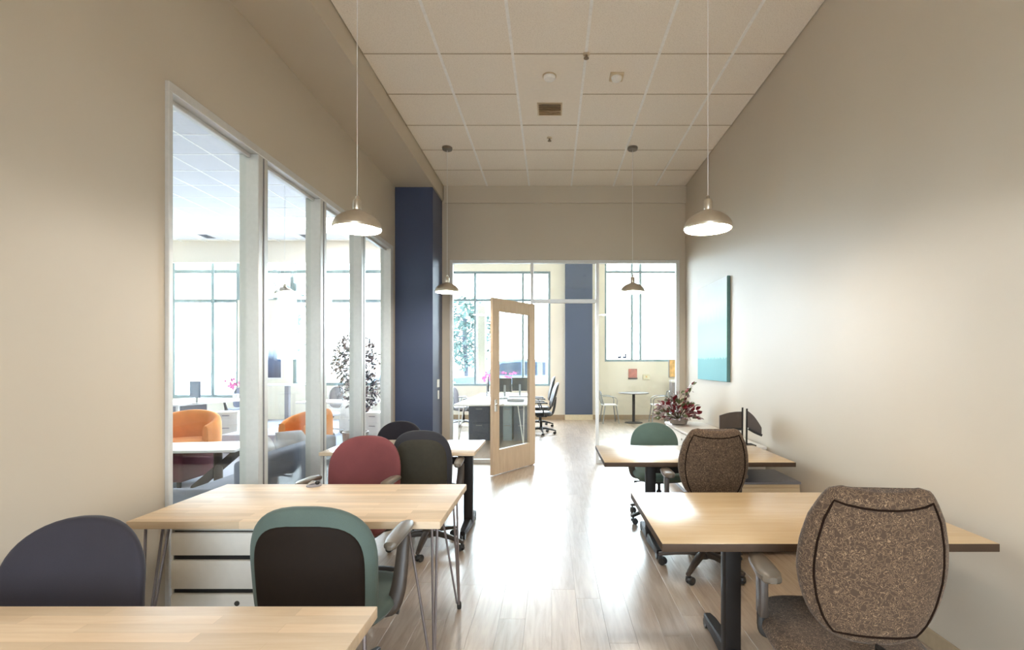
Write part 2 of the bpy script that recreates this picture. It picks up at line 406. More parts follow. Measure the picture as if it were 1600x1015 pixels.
# left wall with the glazed opening
bm = BM()
box(bm, XL - .12, XL, YB, GY0, 0, ZL); box(bm, XL - .12, XL, GY1, YF + .06, 0, ZL); box(bm, XL - .12, XL, GY0, GY1, GZ, ZL)
struct('wall_left', bm, M['wall'], 'beige left wall with four tall glass panes', 'wall')
bm = BM(); box(bm, XR, XR + .12, YB, YF + .06, 0, ZL)
struct('wall_right', bm, M['wall'], 'beige right wall with the aqua canvas', 'wall')
bm = BM(); box(bm, XL - .12, -.9, YB - .12, YB, 0, ZL); box(bm, .9, XR + .12, YB - .12, YB, 0, ZL); box(bm, -.9, .9, YB - .12, YB, 0, .5); box(bm, -.9, .9, YB - .12, YB, 2.6, ZL)
struct('wall_near', bm, M['wall'], 'beige wall behind the camera with an opening for the added window', 'wall')
# far wall: header above the glass and the two end piers
bm = BM()
box(bm, XL, XR, YF, YF + .12, 2.965, ZL); box(bm, XL, -1.485, YF, YF + .12, 0, 2.965); box(bm, 1.865, XR, YF, YF + .12, 0, 2.965)
box(bm, -1.55, XR, YF - .035, YF, 3.785, ZC)
struct('wall_far', bm, M['wall'], 'beige header wall over the glass partition with the open door', 'wall')
bm = BM(); box(bm, XL, -1.575, YB, YF, 3.82, ZL)
struct('ceiling_soffit', bm, M['wall'], 'beige soffit running along the top of the left wall', 'soffit')
bm = BM(); box(bm, XL, -1.594, 6.55, YF, 0, 3.82, 0.004, 1)
column = struct('column', bm, M['navy'], 'dark navy painted column at the far end of left wall', 'column')

# ceiling: slab, tiles, grid bars
bm = BM(); box(bm, -1.575, XR, YB, YF, ZC + .018, ZC + .12)
ceiling = struct('ceiling', bm, M['tile'], 'suspended ceiling of square beige acoustic tiles', 'ceiling')
tm = mesh('tile', box(BM(), -.5, .5, -.5, .5, 0, .016), M['tile'], 0)
xs = [-1.575, -.935, -.325, .285, .895, 1.505, XR]
ys = [YF - .61 * k for k in range(0, 16)]
gb = .012
for i in range(6):
    for k in range(15):
        y1, y0 = ys[k], ys[k + 1]
        if i == 2 and k in (3, 4): continue
        o = link('tile', tm, ceiling, ((xs[i] + xs[i + 1]) / 2, (y0 + y1) / 2, ZC + .002)); o.scale = (xs[i + 1] - xs[i] - .016, y1 - y0 - .010, 1)
o = obj('tile', box(BM(), -.325 + gb, .285 - gb, ys[5] + gb, ys[3] - gb, ZC + .001, ZC + .016), M['panel'], ceiling, smooth=0); o['label'] = 'plain double-length ceiling panel with the vent'
for xx in xs[1:-1]: obj('grid_bar', box(BM(), xx - gb, xx + gb, YB, YF, ZC - .003, ZC + .016), M['grid'], ceiling, smooth=0)
for k, yy in enumerate(ys[1:]):
    if k == 3:
        obj('grid_bar', box(BM(), -1.575, -.325 - gb, yy - .006, yy + .006, ZC - .001, ZC + .016), M['grid_tan'], ceiling, smooth=0)
        obj('grid_bar', box(BM(), .285 + gb, XR, yy - .006, yy + .006, ZC - .001, ZC + .016), M['grid_tan'], ceiling, smooth=0)
    else: obj('grid_bar', box(BM(), -1.575, XR, yy - .006, yy + .006, ZC - .001, ZC + .016), M['grid_tan'], ceiling, smooth=0)

# lounge ceiling, high band by the facade
bm = BM(); box(bm, XLL, XL - .12, 1.0, YW + .2, ZL + .018, ZL + .12); box(bm, XL - .12, XRR, YF + .12, YW + .2, ZL + .018, ZL + .12); box(bm, XLL, -3.4, 12.2, 12.3, 3.98, ZL + .02)
cl = struct('ceiling_lounge', bm, M['panel'], 'white tiled lounge ceiling seen through the left glass', 'ceiling')
tm2 = mesh('tile', box(BM(), -.5, .5, -.5, .5, 0, .016), M['wall_white'], 0)
TL = plain('lounge_tile', (0.64, 0.64, 0.68), 0.9, var=0.03, coord='World'); tm2.materials[0] = TL
PX0, PX1, PY0, PY1 = -5.56, -4.34, 10.17, 11.39
for i in range(12):
    for k in range(12):
        x1 = -2.22 - .0 - .61 * i - .29; x0 = x1 - .61; y1 = 12.2 - .61 * k - .2; y0 = y1 - .61
        if x0 < XLL: continue
        cxm, cym = (x0 + x1) / 2, (y0 + y1) / 2
        if PX0 - .2 < cxm < PX1 + .2 and PY0 - .2 < cym < PY1 + .2: continue
        o = link('tile', tm2, cl, (cxm, cym, ZL + .002)); o.scale = (.594, .594, 1)
for i in range(13):
    xx = -2.51 - .61 * i
    if xx > XLL: obj('grid_bar', box(BM(), xx - gb, xx + gb, 4.7, 12.2, ZL - .003, ZL + .016), M['grid'], cl, smooth=0)
for k in range(13):
    yy = 12.0 - .61 * k; obj('grid_bar', box(BM(), XLL, -2.22, yy - .008, yy + .008, ZL - .002, ZL + .016), M['grid'], cl, smooth=0)

# lounge outer walls
bm = BM(); box(bm, XLL, XL - .12, .9, 1.0, 0, ZL)
struct('wall_lounge_near', bm, M['wall_white'], 'off-white near wall of the lounge', 'wall')
bm = BM(); box(bm, XRR, XRR + .12, YF, YW + .2, 0, ZL); box(bm, XR + .12, XRR, YF - .06, YF + .06, 0, ZL)
struct('wall_back_right', bm, M['wall_white'], 'off-white right wall of the back area', 'wall')
bm = BM(); box(bm, XLL - .12, XLL, .9, YW + .2, 0, ZL)
struct('wall_lounge_left', bm, M['wall_white'], 'off-white left wall of the lounge', 'wall')

# street facade
FX = dict(L1=(-10.0, -8.22, .55, 4.35), P=(-8.22, -6.80, 3.12, 4.35), L2=(-6.80, -3.62, .88, 4.35), Mw=(-3.05, -.033, .87, 3.88), Rw=(1.39, 3.5, 1.51, 4.35))
bm = BM()
edges = [XLL, -10.0, -8.22, -6.80, -3.62, -3.05, -.033, 1.39, 3.5, XRR]
box(bm, XLL, -10.0, YW, YW + .2, 0, ZL); box(bm, -3.62, -3.05, YW, YW + .2, 0, ZL); box(bm, -.033, 1.39, YW, YW + .2, 0, ZL); box(bm, 3.5, XRR, YW, YW + .2, 0, ZL)
for a, b_, z0, z1 in FX.values():
    box(bm, a, b_, YW, YW + .2, 0, z0); box(bm, a, b_, YW, YW + .2, z1, ZL)
struct('wall_facade', bm, M['wall_white'], 'cream street wall at the back with tall windows', 'wall')
bm = BM(); box(bm, .35, 1.055, YW - .16, YW, .14, ZL, .003, 1)
struct('column_slate', bm, M['slate'], 'slate blue wall column at back between the street windows', 'column')
bm = BM(); box(bm, .34, 1.065, YW - .175, YW, 0, .138, .003, 1)
struct('baseboard_column', bm, M['base_cream'], 'cream plinth at foot of the slate blue column', 'baseboard')
bm = BM(); box(bm, -3.6, .34, YW - .015, YW, 0, .12); box(bm, 1.065, XRR, YW - .015, YW, 0, .12)
struct('baseboard_facade', bm, M['base'], 'tan baseboard along the street wall', 'baseboard')
bm = BM(); box(bm, XR - .012, XR, YB, YF, 0, .095, .003, 1)
struct('baseboard_right', bm, M['base'], 'tan baseboard along the right wall', 'baseboard')
bm = BM(); box(bm, XL, XL + .012, YB, GY0 - .02, 0, .095, .003, 1)
struct('baseboard_left', bm, M['base'], 'tan baseboard along the left wall', 'baseboard')

def bar(g, x0, x1, y0, y1, z0, z1, mat, name='frame_bar', bev=.003): return obj(name, box(BM(), x0, x1, y0, y1, z0, z1, bev, 1), mat, g, smooth=0)
def facade_window(idx, spec, mulls, trans, label, t=.085):
    g = sgroup('window_%d' % idx, label, 'window'); a, b_, z0, z1 = spec; yc = YW + .06
    bar(g, a, a + t, yc, yc + .07, z0, z1, M['alu_dark']); bar(g, b_ - t, b_, yc, yc + .07, z0, z1, M['alu_dark'])
    bar(g, a + t, b_ - t, yc, yc + .07, z0, z0 + t, M['alu_dark']); bar(g, a + t, b_ - t, yc, yc + .07, z1 - t, z1, M['alu_dark'])
    xe = [a + t] + [v for m_ in mulls for v in (m_ - t / 2, m_ + t / 2)] + [b_ - t]
    ze = [z0 + t] + [v for m_ in trans for v in (m_ - t / 2, m_ + t / 2)] + [z1 - t]
    for m_ in mulls: bar(g, m_ - t / 2, m_ + t / 2, yc - .03, yc + .07, z0 + t, z1 - t, M['alu_dark'], 'mullion')
    for i in range(0, len(xe), 2):
        for q in trans: bar(g, xe[i], xe[i + 1], yc, yc + .07, q - t / 2, q + t / 2, M['alu_dark'], 'transom')
        for k in range(0, len(ze), 2): bar(g, xe[i], xe[i + 1], yc + .03, yc + .038, ze[k], ze[k + 1], M['glass_out'], 'pane', 0)
    return g
facade_window(3, FX['L1'], [-8.90], [3.11, 3.88], 'tall street window at far left of the lounge')
facade_window(4, FX['P'], [-7.15], [3.88], 'high window above the lounge pier')
facade_window(5, FX['L2'], [-5.2, -4.3], [3.11, 3.88], 'street window behind the standing table in lounge')
facade_window(6, FX['Mw'], [-2.01, -.754], [3.13], 'street window behind the white desk cluster and the open door', .06)
w7 = facade_window(7, FX['Rw'], [2.11, 2.33], [3.87], 'high street window above the small cafe table', .06)
# blue window decals low on that window: two rings over small blocks
for dx in (1.79, 1.92):
    bm = BM()
    pts = [(dx + .052 * math.cos(t), YW + .082, 1.80 + .075 * math.sin(t)) for t in [2 * PI * k / 16 for k in range(17)]]
    tube(bm, pts, .010, 6, up=Vector((0, 1, 0))); box(bm, dx - .055, dx + .05, YW + .078, YW + .086, 1.59, 1.65); box(bm, dx + .01, dx + .05, YW + .078, YW + .086, 1.65, 1.72)
    obj('window_decal', bm, M['decal'], w7)

g8 = sgroup('window_8', 'added fill-light window in the wall behind the camera', 'window')  # unseen window, added to brighten the upper walls and ceiling
for a, b_ in ((-.9, -.84), (-.03, .03), (.84, .9)): bar(g8, a, b_, YB - .1, YB - .03, .5, 2.6, M['alu'], 'mullion')
for a, b_ in ((-.84, -.03), (.03, .84)):
    bar(g8, a, b_, YB - .1, YB - .03, .5, .56, M['alu'], 'sill_bar'); bar(g8, a, b_, YB - .1, YB - .03, 2.54, 2.6, M['alu'], 'head_bar'); bar(g8, a, b_, YB - .07, YB - .062, .56, 2.54, M['glass_out'], 'pane', 0)
# window_1: four panes in the left wall
g1 = sgroup('window_1', 'row of four tall glass panes with pale frames in the left wall', 'window')
X0, X1 = XL - .115, XL + .022
mull = [(GY0, GY0 + .03)] + [(c_ - .058, c_ + .058) for c_ in (3.525, 4.455, 5.405)] + [(GY1 - .10, GY1)]
for i, (a, b_) in enumerate(mull):
    bar(g1, X0, X1, a, b_, 0.0, GZ - .05, M['alu'], 'mullion')
    if 0 < i < 4: obj('mullion_groove', box(BM(), X1, X1 + .004, (a + b_) / 2 - .006, (a + b_) / 2 + .006, .1, GZ - .06), M['file_top'], g1, smooth=0)
bar(g1, X0, X1, GY0, GY1, GZ - .05, GZ + .005, M['alu'], 'head_bar')
for (a, b_), (c_, d) in zip(mull, mull[1:]):
    bar(g1, X0, X1, b_, c_, 0, .10, M['alu'], 'sill_bar'); 
    bar(g1, XL - .075, XL - .065, b_, c_, .10, GZ - .05, M['glass'], 'pane', 0)
    bar(g1, XL - .055, XL - .035, b_, c_, GZ - .075, GZ - .05, M['alu'], 'glazing_bead')
# window_2: glass partition at the far end
g2 = sgroup('window_2', 'pale framed glass partition at the far end of the room', 'window')
FZ = 2.965; y0, y1 = YF + .01, YF + .075
bar(g2, -1.485, -1.445, y0, y1, 0, FZ, M['alu'], 'jamb'); bar(g2, 1.815, 1.865, y0, y1, 0, FZ, M['alu'], 'jamb')
bar(g2, -1.445, 1.815, y0, y1, FZ - .045, FZ, M['alu'], 'head_bar')
bar(g2, -.31, -.265, y0, y1, 0, FZ - .045, M['alu'], 'mullion'); bar(g2, .643, .69, y0, y1, 0, FZ - .045, M['alu'], 'mullion')
bar(g2, -.265, .643, y0, y1, 2.34, 2.395, M['alu'], 'transom')
bar(g2, -1.445, -.31, y0, y1, 0, .06, M['alu'], 'sill_bar'); bar(g2, .69, 1.815, y0, y1, 0, .06, M['alu'], 'sill_bar')
yg = YF + .04
bar(g2, -1.445, -.31, yg, yg + .01, .06, FZ - .045, M['glass'], 'pane', 0); bar(g2, .69, 1.815, yg, yg + .01, .06, FZ - .045, M['glass'], 'pane', 0)
bar(g2, -.265, .643, yg, yg + .01, 2.395, FZ - .045, M['glass'], 'pane', 0)
# door_1, swung open into the room
d = sgroup('door_1', 'open maple door with a tall glass panel', 'door')
d.location = (-.255, 7.075, 0); d.rotation_euler = (0, 0, math.atan2(-.825, -.565))
DW, DH = .925, 2.31
for nm, a in (('stile', (0, .135, 0.012, DH)), ('stile', (DW - .135, DW, .012, DH)), ('rail', (.135, DW - .135, .012, .33)), ('rail', (.135, DW - .135, DH - .17, DH))):
    obj(nm, box(BM(), a[0], a[1], -.022, .022, a[2], a[3], .002, 1), M['maple'], d, smooth=0)
obj('pane', box(BM(), .135, DW - .135, -.005, .005, .33, DH - .17), M['glass'], d, smooth=0)
bm = BM()
for s in (-1, 1):
    xform_c = (DW - .06, s * .022, .91)
    box(bm, DW - .085, DW - .035, min(s * .022, s * .03), max(s * .022, s * .03), .83, .99, .004, 1)
    tube(bm, [(DW - .06, s * .028, .92), (DW - .06, s * .065, .92), (DW - .08, s * .07, .92), (DW - .17, s * .068, .92)], .010, 8)
obj('handle', bm, M['chrome'], d)
obj('door_sweep', box(BM(), .0, DW, -.026, -.022, .012, .04), M['chrome'], d, smooth=0)
for hz in (.25, 1.15, 2.05): obj('hinge', lathe(BM(), [(.009, hz - .05), (.009, hz + .05)], 8, (-.006, .0, 0)), M['chrome'], d)

# ------------------------------------------------------------------ ceiling fittings
t = thing('smoke_detector', 'round white smoke detector on the plain ceiling panel', 'smoke detector', (-.02, 4.38, ZC))
obj('body', lathe(BM(), [(.055, 0), (.055, -.018), (.045, -.032), (.01, -.036)], 20), M['detector'], t)
obj('mounting_ring', lathe(BM(), [(.062, .002), (.062, -.008)], 20), M['vent_tan'], t)
t = thing('ceiling_strobe', 'small square alarm strobe on a ceiling tile right of centre', 'alarm', (.58, 4.37, ZC))
obj('plate', box(BM(), -.06, .06, -.05, .07, -.02, .003, .006, 2), M['vent_tan'], t)
obj('lens', lathe(BM(), [(.048, -.02), (.045, -.04), (.03, -.052), (.005, -.056)], 14), M['detector'], t)
t = thing('ceiling_vent', 'square brown air vent in the plain ceiling panel', 'vent', (-.02, 4.95, ZC))
obj('frame', box(BM(), -.125, .125, -.125, .125, -.004, .002, .002, 1), M['vent_tan'], t, smooth=0)
for k in range(6):
    bm = BM(); box(bm, -.11, .11, -.014, .014, -.0015, .0015); xform(bm, Matrix.Translation((0, -.095 + .038 * k, -.012)) @ Matrix.Rotation(R(35), 4, 'X'))
    obj('slat', bm, M['vent'] if k < 3 else M['vent_tan'], t, smooth=0)
def sprinkler(x, y, lab):
    t = thing('sprinkler', lab, 'sprinkler', (x, y, ZC))
    obj('escutcheon', lathe(BM(), [(.03, .002), (.028, -.006), (.01, -.01)], 14), M['vent_tan'], t)
    obj('head', lathe(BM(), [(.01, -.008), (.008, -.03), (.022, -.034), (.022, -.037), (.002, -.04)], 12), M['vent'], t)
sprinkler(-.025, 5.58, 'small brown sprinkler head just past the square vent'); sprinkler(.288, 4.07, 'tiny sprinkler head where two ceiling bars cross')
t = thing('ceiling_panel_light', 'bright square light panel in the lounge ceiling', 'ceiling light', (-4.95, 10.78, ZL))
obj('frame', box(BM(), -.61, .61, -.61, .61, -.006, .018, .002, 1), M['grid'], t, smooth=0)
obj('diffuser', box(BM(), -.585, .585, -.585, .585, -.012, -.006), M['panel_light'], t, smooth=0)
for x_, lab in ((-8.25, 'dark vent in lounge ceiling above the orange armchair'), (-5.86, 'dark vent in lounge ceiling beside the bright panel')):
    t = thing('lounge_vent', lab, 'vent', (x_, 11.7, ZL))
    obj('frame', box(BM(), -.11, .11, -.16, .16, -.004, .01), M['file_mid'], t, smooth=0)
    for k in range(4): obj('slat', box(BM(), -.09, .09, -.13 + .075 * k, -.09 + .075 * k, -.012, -.004), M['file_dark'], t, smooth=0)

def pendant(x, y, zb, ceil, lab, grp='dome pendant lamps'):
    t = thing('pendant_lamp', lab, 'lamp', (x, y, zb), 0, grp)
    prof = [(.141, 0), (.144, .008), (.142, .022), (.135, .042), (.118, .064), (.092, .084), (.060, .100), (.036, .110), (.026, .118), (.024, .118)]
    inner = [(r_ - .003, z - .001) for r_, z in reversed(prof[:-1])]
    obj('shade', lathe(BM(), prof + [(.020, .112)] + inner[1:], 40, closed_ends=False), M['nickel'], t)
    obj('diffuser', lathe(BM(), [(.1365, .006), (.133, -.001), (.10, -.008), (.05, -.012), (.004, -.0135)], 32), M['lamp'], t)
    sk = obj('socket', lathe(BM(), [(.022, .115), (.025, .125), (.025, .172), (.020, .182), (.010, .184)], 18), M['nickel'], t)
    obj('cord_grip', lathe(BM(), [(.011, .183), (.011, .200), (.005, .208)], 10), M['chrome'], sk)
    tube_b = tube(BM(), [(0, 0, .2), (0, 0, ceil - zb)], .0024, 8); obj('cord', tube_b, M['white_metal'], t)
    obj('canopy', lathe(BM(), [(.060, ceil - zb + .001), (.062, ceil - zb - .012), (.056, ceil - zb - .030), (.012, ceil - zb - .034)], 24), M['canopy'], t)
pendant(-1.185, 2.98, 2.272, ZC, 'glowing pendant lamp with a metal dome over left wooden desk')
pendant(.952, 2.98, 2.272, ZC, 'glowing pendant lamp with a metal dome in front of the right wall')
pendant(-1.245, 5.83, 2.305, ZC, 'farther pendant lamp hanging beside the navy column')
pendant(.965, 5.83, 2.305, ZC, 'farther pendant lamp hanging before the high street window')
pendant(-4.04, 7.4, 2.5, ZL, 'pale pendant lamp in the lounge behind the second glass pane')
pendant(-1.185, .12, 2.272, ZC, 'pendant lamp with a metal dome above the nearest left desk')
pendant(.952, .12, 2.272, ZC, 'pendant lamp with a metal dome above the right of the camera')

# ------------------------------------------------------------------ wall items
t = thing('canvas_painting', 'tall aqua and white abstract canvas on the right wall', 'painting', (XR, 5.86, 1.835))
obj('canvas', box(BM(), -.036, -.001, -.53, .53, -.58, .58, .003, 1), M['canvas_edge'], t, smooth=0)
obj('print', box(BM(), -.039, -.0355, -.528, .528, -.578, .578), M['canvas'], t, smooth=0)
t = thing('light_switch', 'upper white switch plate on the side of navy column', 'switch', (-1.594, 6.85, 1.18))
obj('plate', box(BM(), 0, .010, -.06, .06, -.055, .055, .003, 1), M['detector'], t); obj('rocker', box(BM(), .010, .016, -.025, .025, -.03, .03, .003, 1), M['white_metal'], t)
t = thing('wall_control', 'narrow white control below the switch on navy column', 'switch', (-1.594, 6.85, 1.02))
obj('plate', box(BM(), 0, .012, -.03, .03, -.06, .06, .003, 1), M['detector'], t); obj('slider', box(BM(), .012, .018, -.008, .008, -.02, .02, .002, 1), M['white_metal'], t)

# ------------------------------------------------------------------ desks
def top_mats(o):
    for p in o.data.polygons: p.material_index = 0 if p.normal.z > 0.6 else 1
def t_desk(x0, x1, y0, y1, h, lab, legs, topmat='honey', edgemat='edge', beam=True, th=.034):
    cx, cy_ = (x0 + x1) / 2, (y0 + y1) / 2; w, dd = x1 - x0, y1 - y0
    t = thing('desk', lab, 'desk', (cx, cy_, 0), 0, 'work desks')
    o = obj('tabletop', box(BM(), -w / 2, w / 2, -dd / 2, dd / 2, h - th, h, .003, 2), [M[topmat], M[edgemat]], t); top_mats(o)
    for lx in legs:
        lx -= cx
        lg = obj('leg', box(BM(), lx - .04, lx + .04, -.035, .035, .05, h - th, .012, 2), M['black_metal'], t)
        bm = BM(); secs = []
        for yy, hh, ww in ((-dd / 2 + .04, .018, .022), (-dd / 2 + .10, .026, .030), (-.05, .042, .036), (.05, .042, .036), (dd / 2 - .10, .026, .030), (dd / 2 - .04, .018, .022)):
            secs.append([Vector((lx + a, yy, .055 + b_)) for a, b_ in sell(12, ww, hh, 4)])
        loft(bm, secs); obj('foot', bm, M['black_metal'], lg)
        for s in (-1, 1):
            bm = BM()
            for q in (-1, 1):
                c_ = BM(); lathe(c_, [(.006, -.009), (.026, -.009), (.028, 0), (.026, .009), (.006, .009)], 14); xform(c_, Matrix.Translation((lx + q * .014, s * (dd / 2 - .06), .028)) @ Matrix.Rotation(R(90), 4, 'Y'))
                me_ = bpy.data.meshes.new('tmp'); c_.to_mesh(me_); c_.free(); bm.from_mesh(me_); bpy.data.meshes.remove(me_)
            obj('caster', bm, M['black'], lg)
        obj('top_bracket', box(BM(), lx - .05, lx + .05, -dd / 2 + .09, dd / 2 - .09, h - th - .022, h - th, .004, 1), M['black_metal'], t)
    if beam: obj('crossbeam', box(BM(), legs[0] - cx + .04, legs[1] - cx - .04, -.02, .02, h - .16, h - .10, .006, 1), M['black_metal'], t)
    return t
t_desk(.445, 1.805, 1.968, 2.755, .73, 'nearest right-hand desk with honey top and dark edge', (.865, 1.42))
t_desk(.388, 1.795, 3.59, 4.34, .73, 'second right-hand desk with honey top, behind the patterned chair', (.80, 1.35))
t_desk(-1.90, -.63, 3.985, 4.66, .73, 'farthest left desk with pale top and dark T legs', (-1.72, -.735), 'pale_top', 'butcher', True, .028)
def hairpin(t, x, y, h, sx_, sy_):
    bm = BM()
    for dx, dy in ((0, 0), (sx_ * .11, 0), (0, sy_ * .11)):
        tube(bm, [(x + dx, y + dy, h), (x + dx * .12 - sx_ * .012, y + dy * .12 - sy_ * .012, .03)], .0062, 8)
    box(bm, min(x - sx_ * .015, x + sx_ * .13), max(x - sx_ * .015, x + sx_ * .13), min(y - sy_ * .015, y + sy_ * .13), max(y - sy_ * .015, y + sy_ * .13), h - .004, h, 0)
    lg = obj('leg', bm, M['steel'], t)
    obj('foot', lathe(BM(), [(.012, 0), (.014, .012), (.012, .038), (.006, .045)], 12, (x - sx_ * .012, y - sy_ * .012, 0)), M['black'], lg)
def hairpin_desk(x0, x1, y0, y1, h, lab, th=.036, name='desk', grp='work desks', mat='butcher', ins=.05):
    cx, cy_ = (x0 + x1) / 2, (y0 + y1) / 2; w, dd = x1 - x0, y1 - y0
    t = thing(name, lab, 'desk', (cx, cy_, 0), 0, grp)
    obj('tabletop', box(BM(), -w / 2, w / 2, -dd / 2, dd / 2, h - th, h, .004, 2), M[mat], t)
    for sx_ in (1, -1):
        for sy_ in (1, -1): hairpin(t, -sx_ * (w / 2 - ins), -sy_ * (dd / 2 - ins), h - th, sx_, sy_)
    return t
hairpin_desk(-2.06, -.52, .72, 1.463, .73, 'nearest left desk, pale butcher-block top cut off by bottom of photo', ins=.03)
dD = hairpin_desk(-1.955, -.512, 2.245, 2.945, .73, 'middle left desk with butcher-block top on steel hairpin legs')
t = thing('cable_grommet', 'small grey round cable grommet on middle left desk', 'grommet', (-1.41, 2.90, .73))
obj('ring', lathe(BM(), [(.042, 0), (.042, .006), (.034, .009), (.004, .008)], 20), M['file_mid'], t)
bm = BM(); tube(bm, [(-.03, .0, .007), (-.01, .005, .018), (.012, .0, .020)], [.010, .013, .008], 10); obj('plug', bm, M['chrome'], t)
obj('knob', lathe(BM(), [(.004, .008), (.012, .012), (.013, .022), (.006, .030)], 12, (.02, 0, 0)), M['black'], t)

# white three-drawer pedestal under the middle left desk
t = thing('drawer_pedestal', 'light grey three-drawer pedestal under the middle left desk', 'drawers', (-1.585, 2.48, 0))
obj('body', box(BM(), -.20, .20, -.17, .25, .03, .665, .004, 1), M['dark_gap'], t, smooth=0)
for a, b_ in ((-.208, -.2), (.2, .208)): obj('side_panel', box(BM(), a, b_, -.172, .255, .03, .668), M['ped'], t, smooth=0)
obj('top_panel', box(BM(), -.208, .208, -.172, .255, .666, .68, .002, 1), M['ped'], t, smooth=0)
for z0, z1 in ((.556, .664), (.399, .534), (.045, .377)):
    dr = obj('drawer', box(BM(), -.198, .205, -.195, -.17, z0, z1, .008, 2), M['ped'], t)
    if z0 < .1:
        lk = BM(); lathe(lk, [(.012, -.004), (.012, .003), (.005, .004)], 14); xform(lk, Matrix.Translation((.115, -.1955, .335)) @ Matrix.Rotation(R(90), 4, 'X')); obj('lock', lk, M['black'], dr)
for sx_ in (-.16, .16):
    for sy_ in (-.12, .2): obj('foot', lathe(BM(), [(.02, 0), (.02, .031)], 10, (sx_, sy_, 0)), M['black'], t)
# oak-front file cabinet under second right desk
t = thing('file_cabinet', 'low file cabinet with oak drawer fronts and grey top under second right desk', 'cabinet', (1.66, 3.95, 0))
obj('body', box(BM(), -.235, .235, -.215, .22, .02, .535, .003, 1), M['file_wood'], t, smooth=0)
obj('top_panel', box(BM(), -.24, .24, -.23, .225, .535, .553, .003, 1), M['file_top'], t, smooth=0)
for z0, z1 in ((.29, .51), (.04, .28)):
    dr = obj('drawer', box(BM(), -.228, .228, -.236, -.215, z0, z1, .003, 1), M['file_wood'], t, smooth=0)
    bm = BM(); tube(bm, arcpts([(-.07, -.234, z1 - .055), (-.065, -.262, z1 - .058), (.065, -.262, z1 - .058), (.07, -.234, z1 - .055)], 4), .008, 8); obj('handle', bm, M['file_mid'], dr)

# credenza along the right wall
t = thing('credenza', 'long low cream credenza against the right wall under the plant', 'credenza', (1.69, 5.33, 0))
obj('top_panel', box(BM(), -.24, .24, -.95, .95, .685, .71, .003, 1), M['cream'], t, smooth=0)
obj('body', box(BM(), -.215, .235, -.935, .935, .06, .685, .003, 1), M['cream'], t, smooth=0)
obj('plinth', box(BM(), -.19, .23, -.91, .91, 0, .06), M['file_top'], t, smooth=0)
for k in range(5):
    dr = obj('door', box(BM(), -.233, -.215, -.93 + .373 * k, -.565 + .373 * k, .075, .675, .002, 1), M['cream'], t, smooth=0)
    obj('knob', lathe(BM(), [(.006, 0), (.006, .02)], 8, (-.24, -.62 + .373 * k, .6)), M['chrome'], dr)

# document stand with two dark brown panels
t = thing('document_stand', 'dark brown two-panel stand on twin posts at near end of credenza', 'stand', (1.745, 4.46, .71))
for dx in (-.008, .032):
    obj('post', tube(BM(), [(dx, 0, .0), (dx + .004, 0, 0.345 if dx < 0 else .335)], .0085, 8), M['black_metal'], t)
obj('foot_plate', box(BM(), -.09, .10, -.06, .06, 0, .012, .004, 1), M['black_metal'], t)
def wing(x0, x1, ztop0, ztop1, zb0, zb1, y0, y1, wave):
    bm = BM(); secs = []
    for i in range(11):
        u = i / 10; xx = x0 + (x1 - x0) * u; yy = y0 + (y1 - y0) * u
        zt = ztop0 + (ztop1 - ztop0) * u + wave * math.sin(PI * u) ; zb_ = zb0 + (zb1 - zb0) * u
        secs.append([Vector((xx, yy - .008, zb_)), Vector((xx, yy + .008, zb_)), Vector((xx, yy + .008, zt)), Vector((xx, yy - .008, zt))])
    return loft(bm, secs)
obj('panel', wing(-.215, -.016, .272, .308, .150, .150, .0, .0, .010), M['leather'], t); obj('panel', wing(.04, .145, .315, .17, .165, .105, 0, -.05, .02), M['leather'], t)
obj('ledge', box(BM(), -.16, -.016, -.03, .0, .140, .160, .004, 1), M['black'], t); 
bm = BM(); tube(bm, [(.04, -.02, .155), (.09, -.045, .125), (.145, -.07, .10)], .012, 6); obj('ledge', bm, M['black'], t)

# ------------------------------------------------------------------ office chairs
def pad_back(w, z0, z1, T, prof, k=0.85, lean=0.10, y0=-.235, e=2.6, dip=0.0, nz=26, n=44, sc=1.0, off=0.0, wsc=None):
    """closed upholstered back: superellipse sections stacked in z, edges wrapped forward"""
    secs = []; zc = (z0 + z1) / 2; hh = (z1 - z0) / 2 * sc
    for i in range(nz + 1):
        a = PI * (i + .15) / (nz + .3); u = -math.cos(a)           # -1..1
        ww = w * (wsc or sc) * prof(u); tt = T * max(.12, math.sin(a) ** .45); z = zc + hh * u
        s = []
        for x_, y_ in sell(n, ww, tt, e):
            q = 0 if ww < 1e-6 else x_ / ww
            zz = z - dip * max(0, u) ** 3 * (1 - q * q)
            s.append(Vector((x_, y0 + off + y_ + k * x_ * x_ - lean * (zz - z0), zz)))
        secs.append(s)
    return loft(BM(), secs)
def oval(p, pb=6): return lambda u: max(.05, (1 - abs(u) ** (p if u > 0 else pb)) ** (1 / (p if u > 0 else pb))) * (1 - .05 * (1 - u) / 2)
def table_prof(tab):
    def f(u):
        v = (u + 1) / 2
        for (a, x_), (b_, y_) in zip(tab, tab[1:]):
            if a <= v <= b_:
                t_ = (v - a) / (b_ - a); return x_ + (y_ - x_) * t_
        return tab[-1][1]
    return f
BROWN = table_prof([(0, .30), (.03, .52), (.08, .68), (.16, .82), (.28, .93), (.42, .995), (.52, 1.0), (.65, .97), (.8, .885), (.9, .775), (.95, .71), (.98, .65), (1, .5)])
def seat_bm(w, d_, z, T=.075):
    secs = []
    for zz, s in ((0, .86), (.014, .95), (.034, 1.0), (.052, .985), (.066, .93), (.073, .80), (.076, .5), (.077, .12)):
        secs.append([Vector((x_ * s, y_ * s + .01, z - T + zz * T / .077)) for x_, y_ in sell(36, w / 2, d_ / 2, 3.4)])
    return loft(BM(), secs)
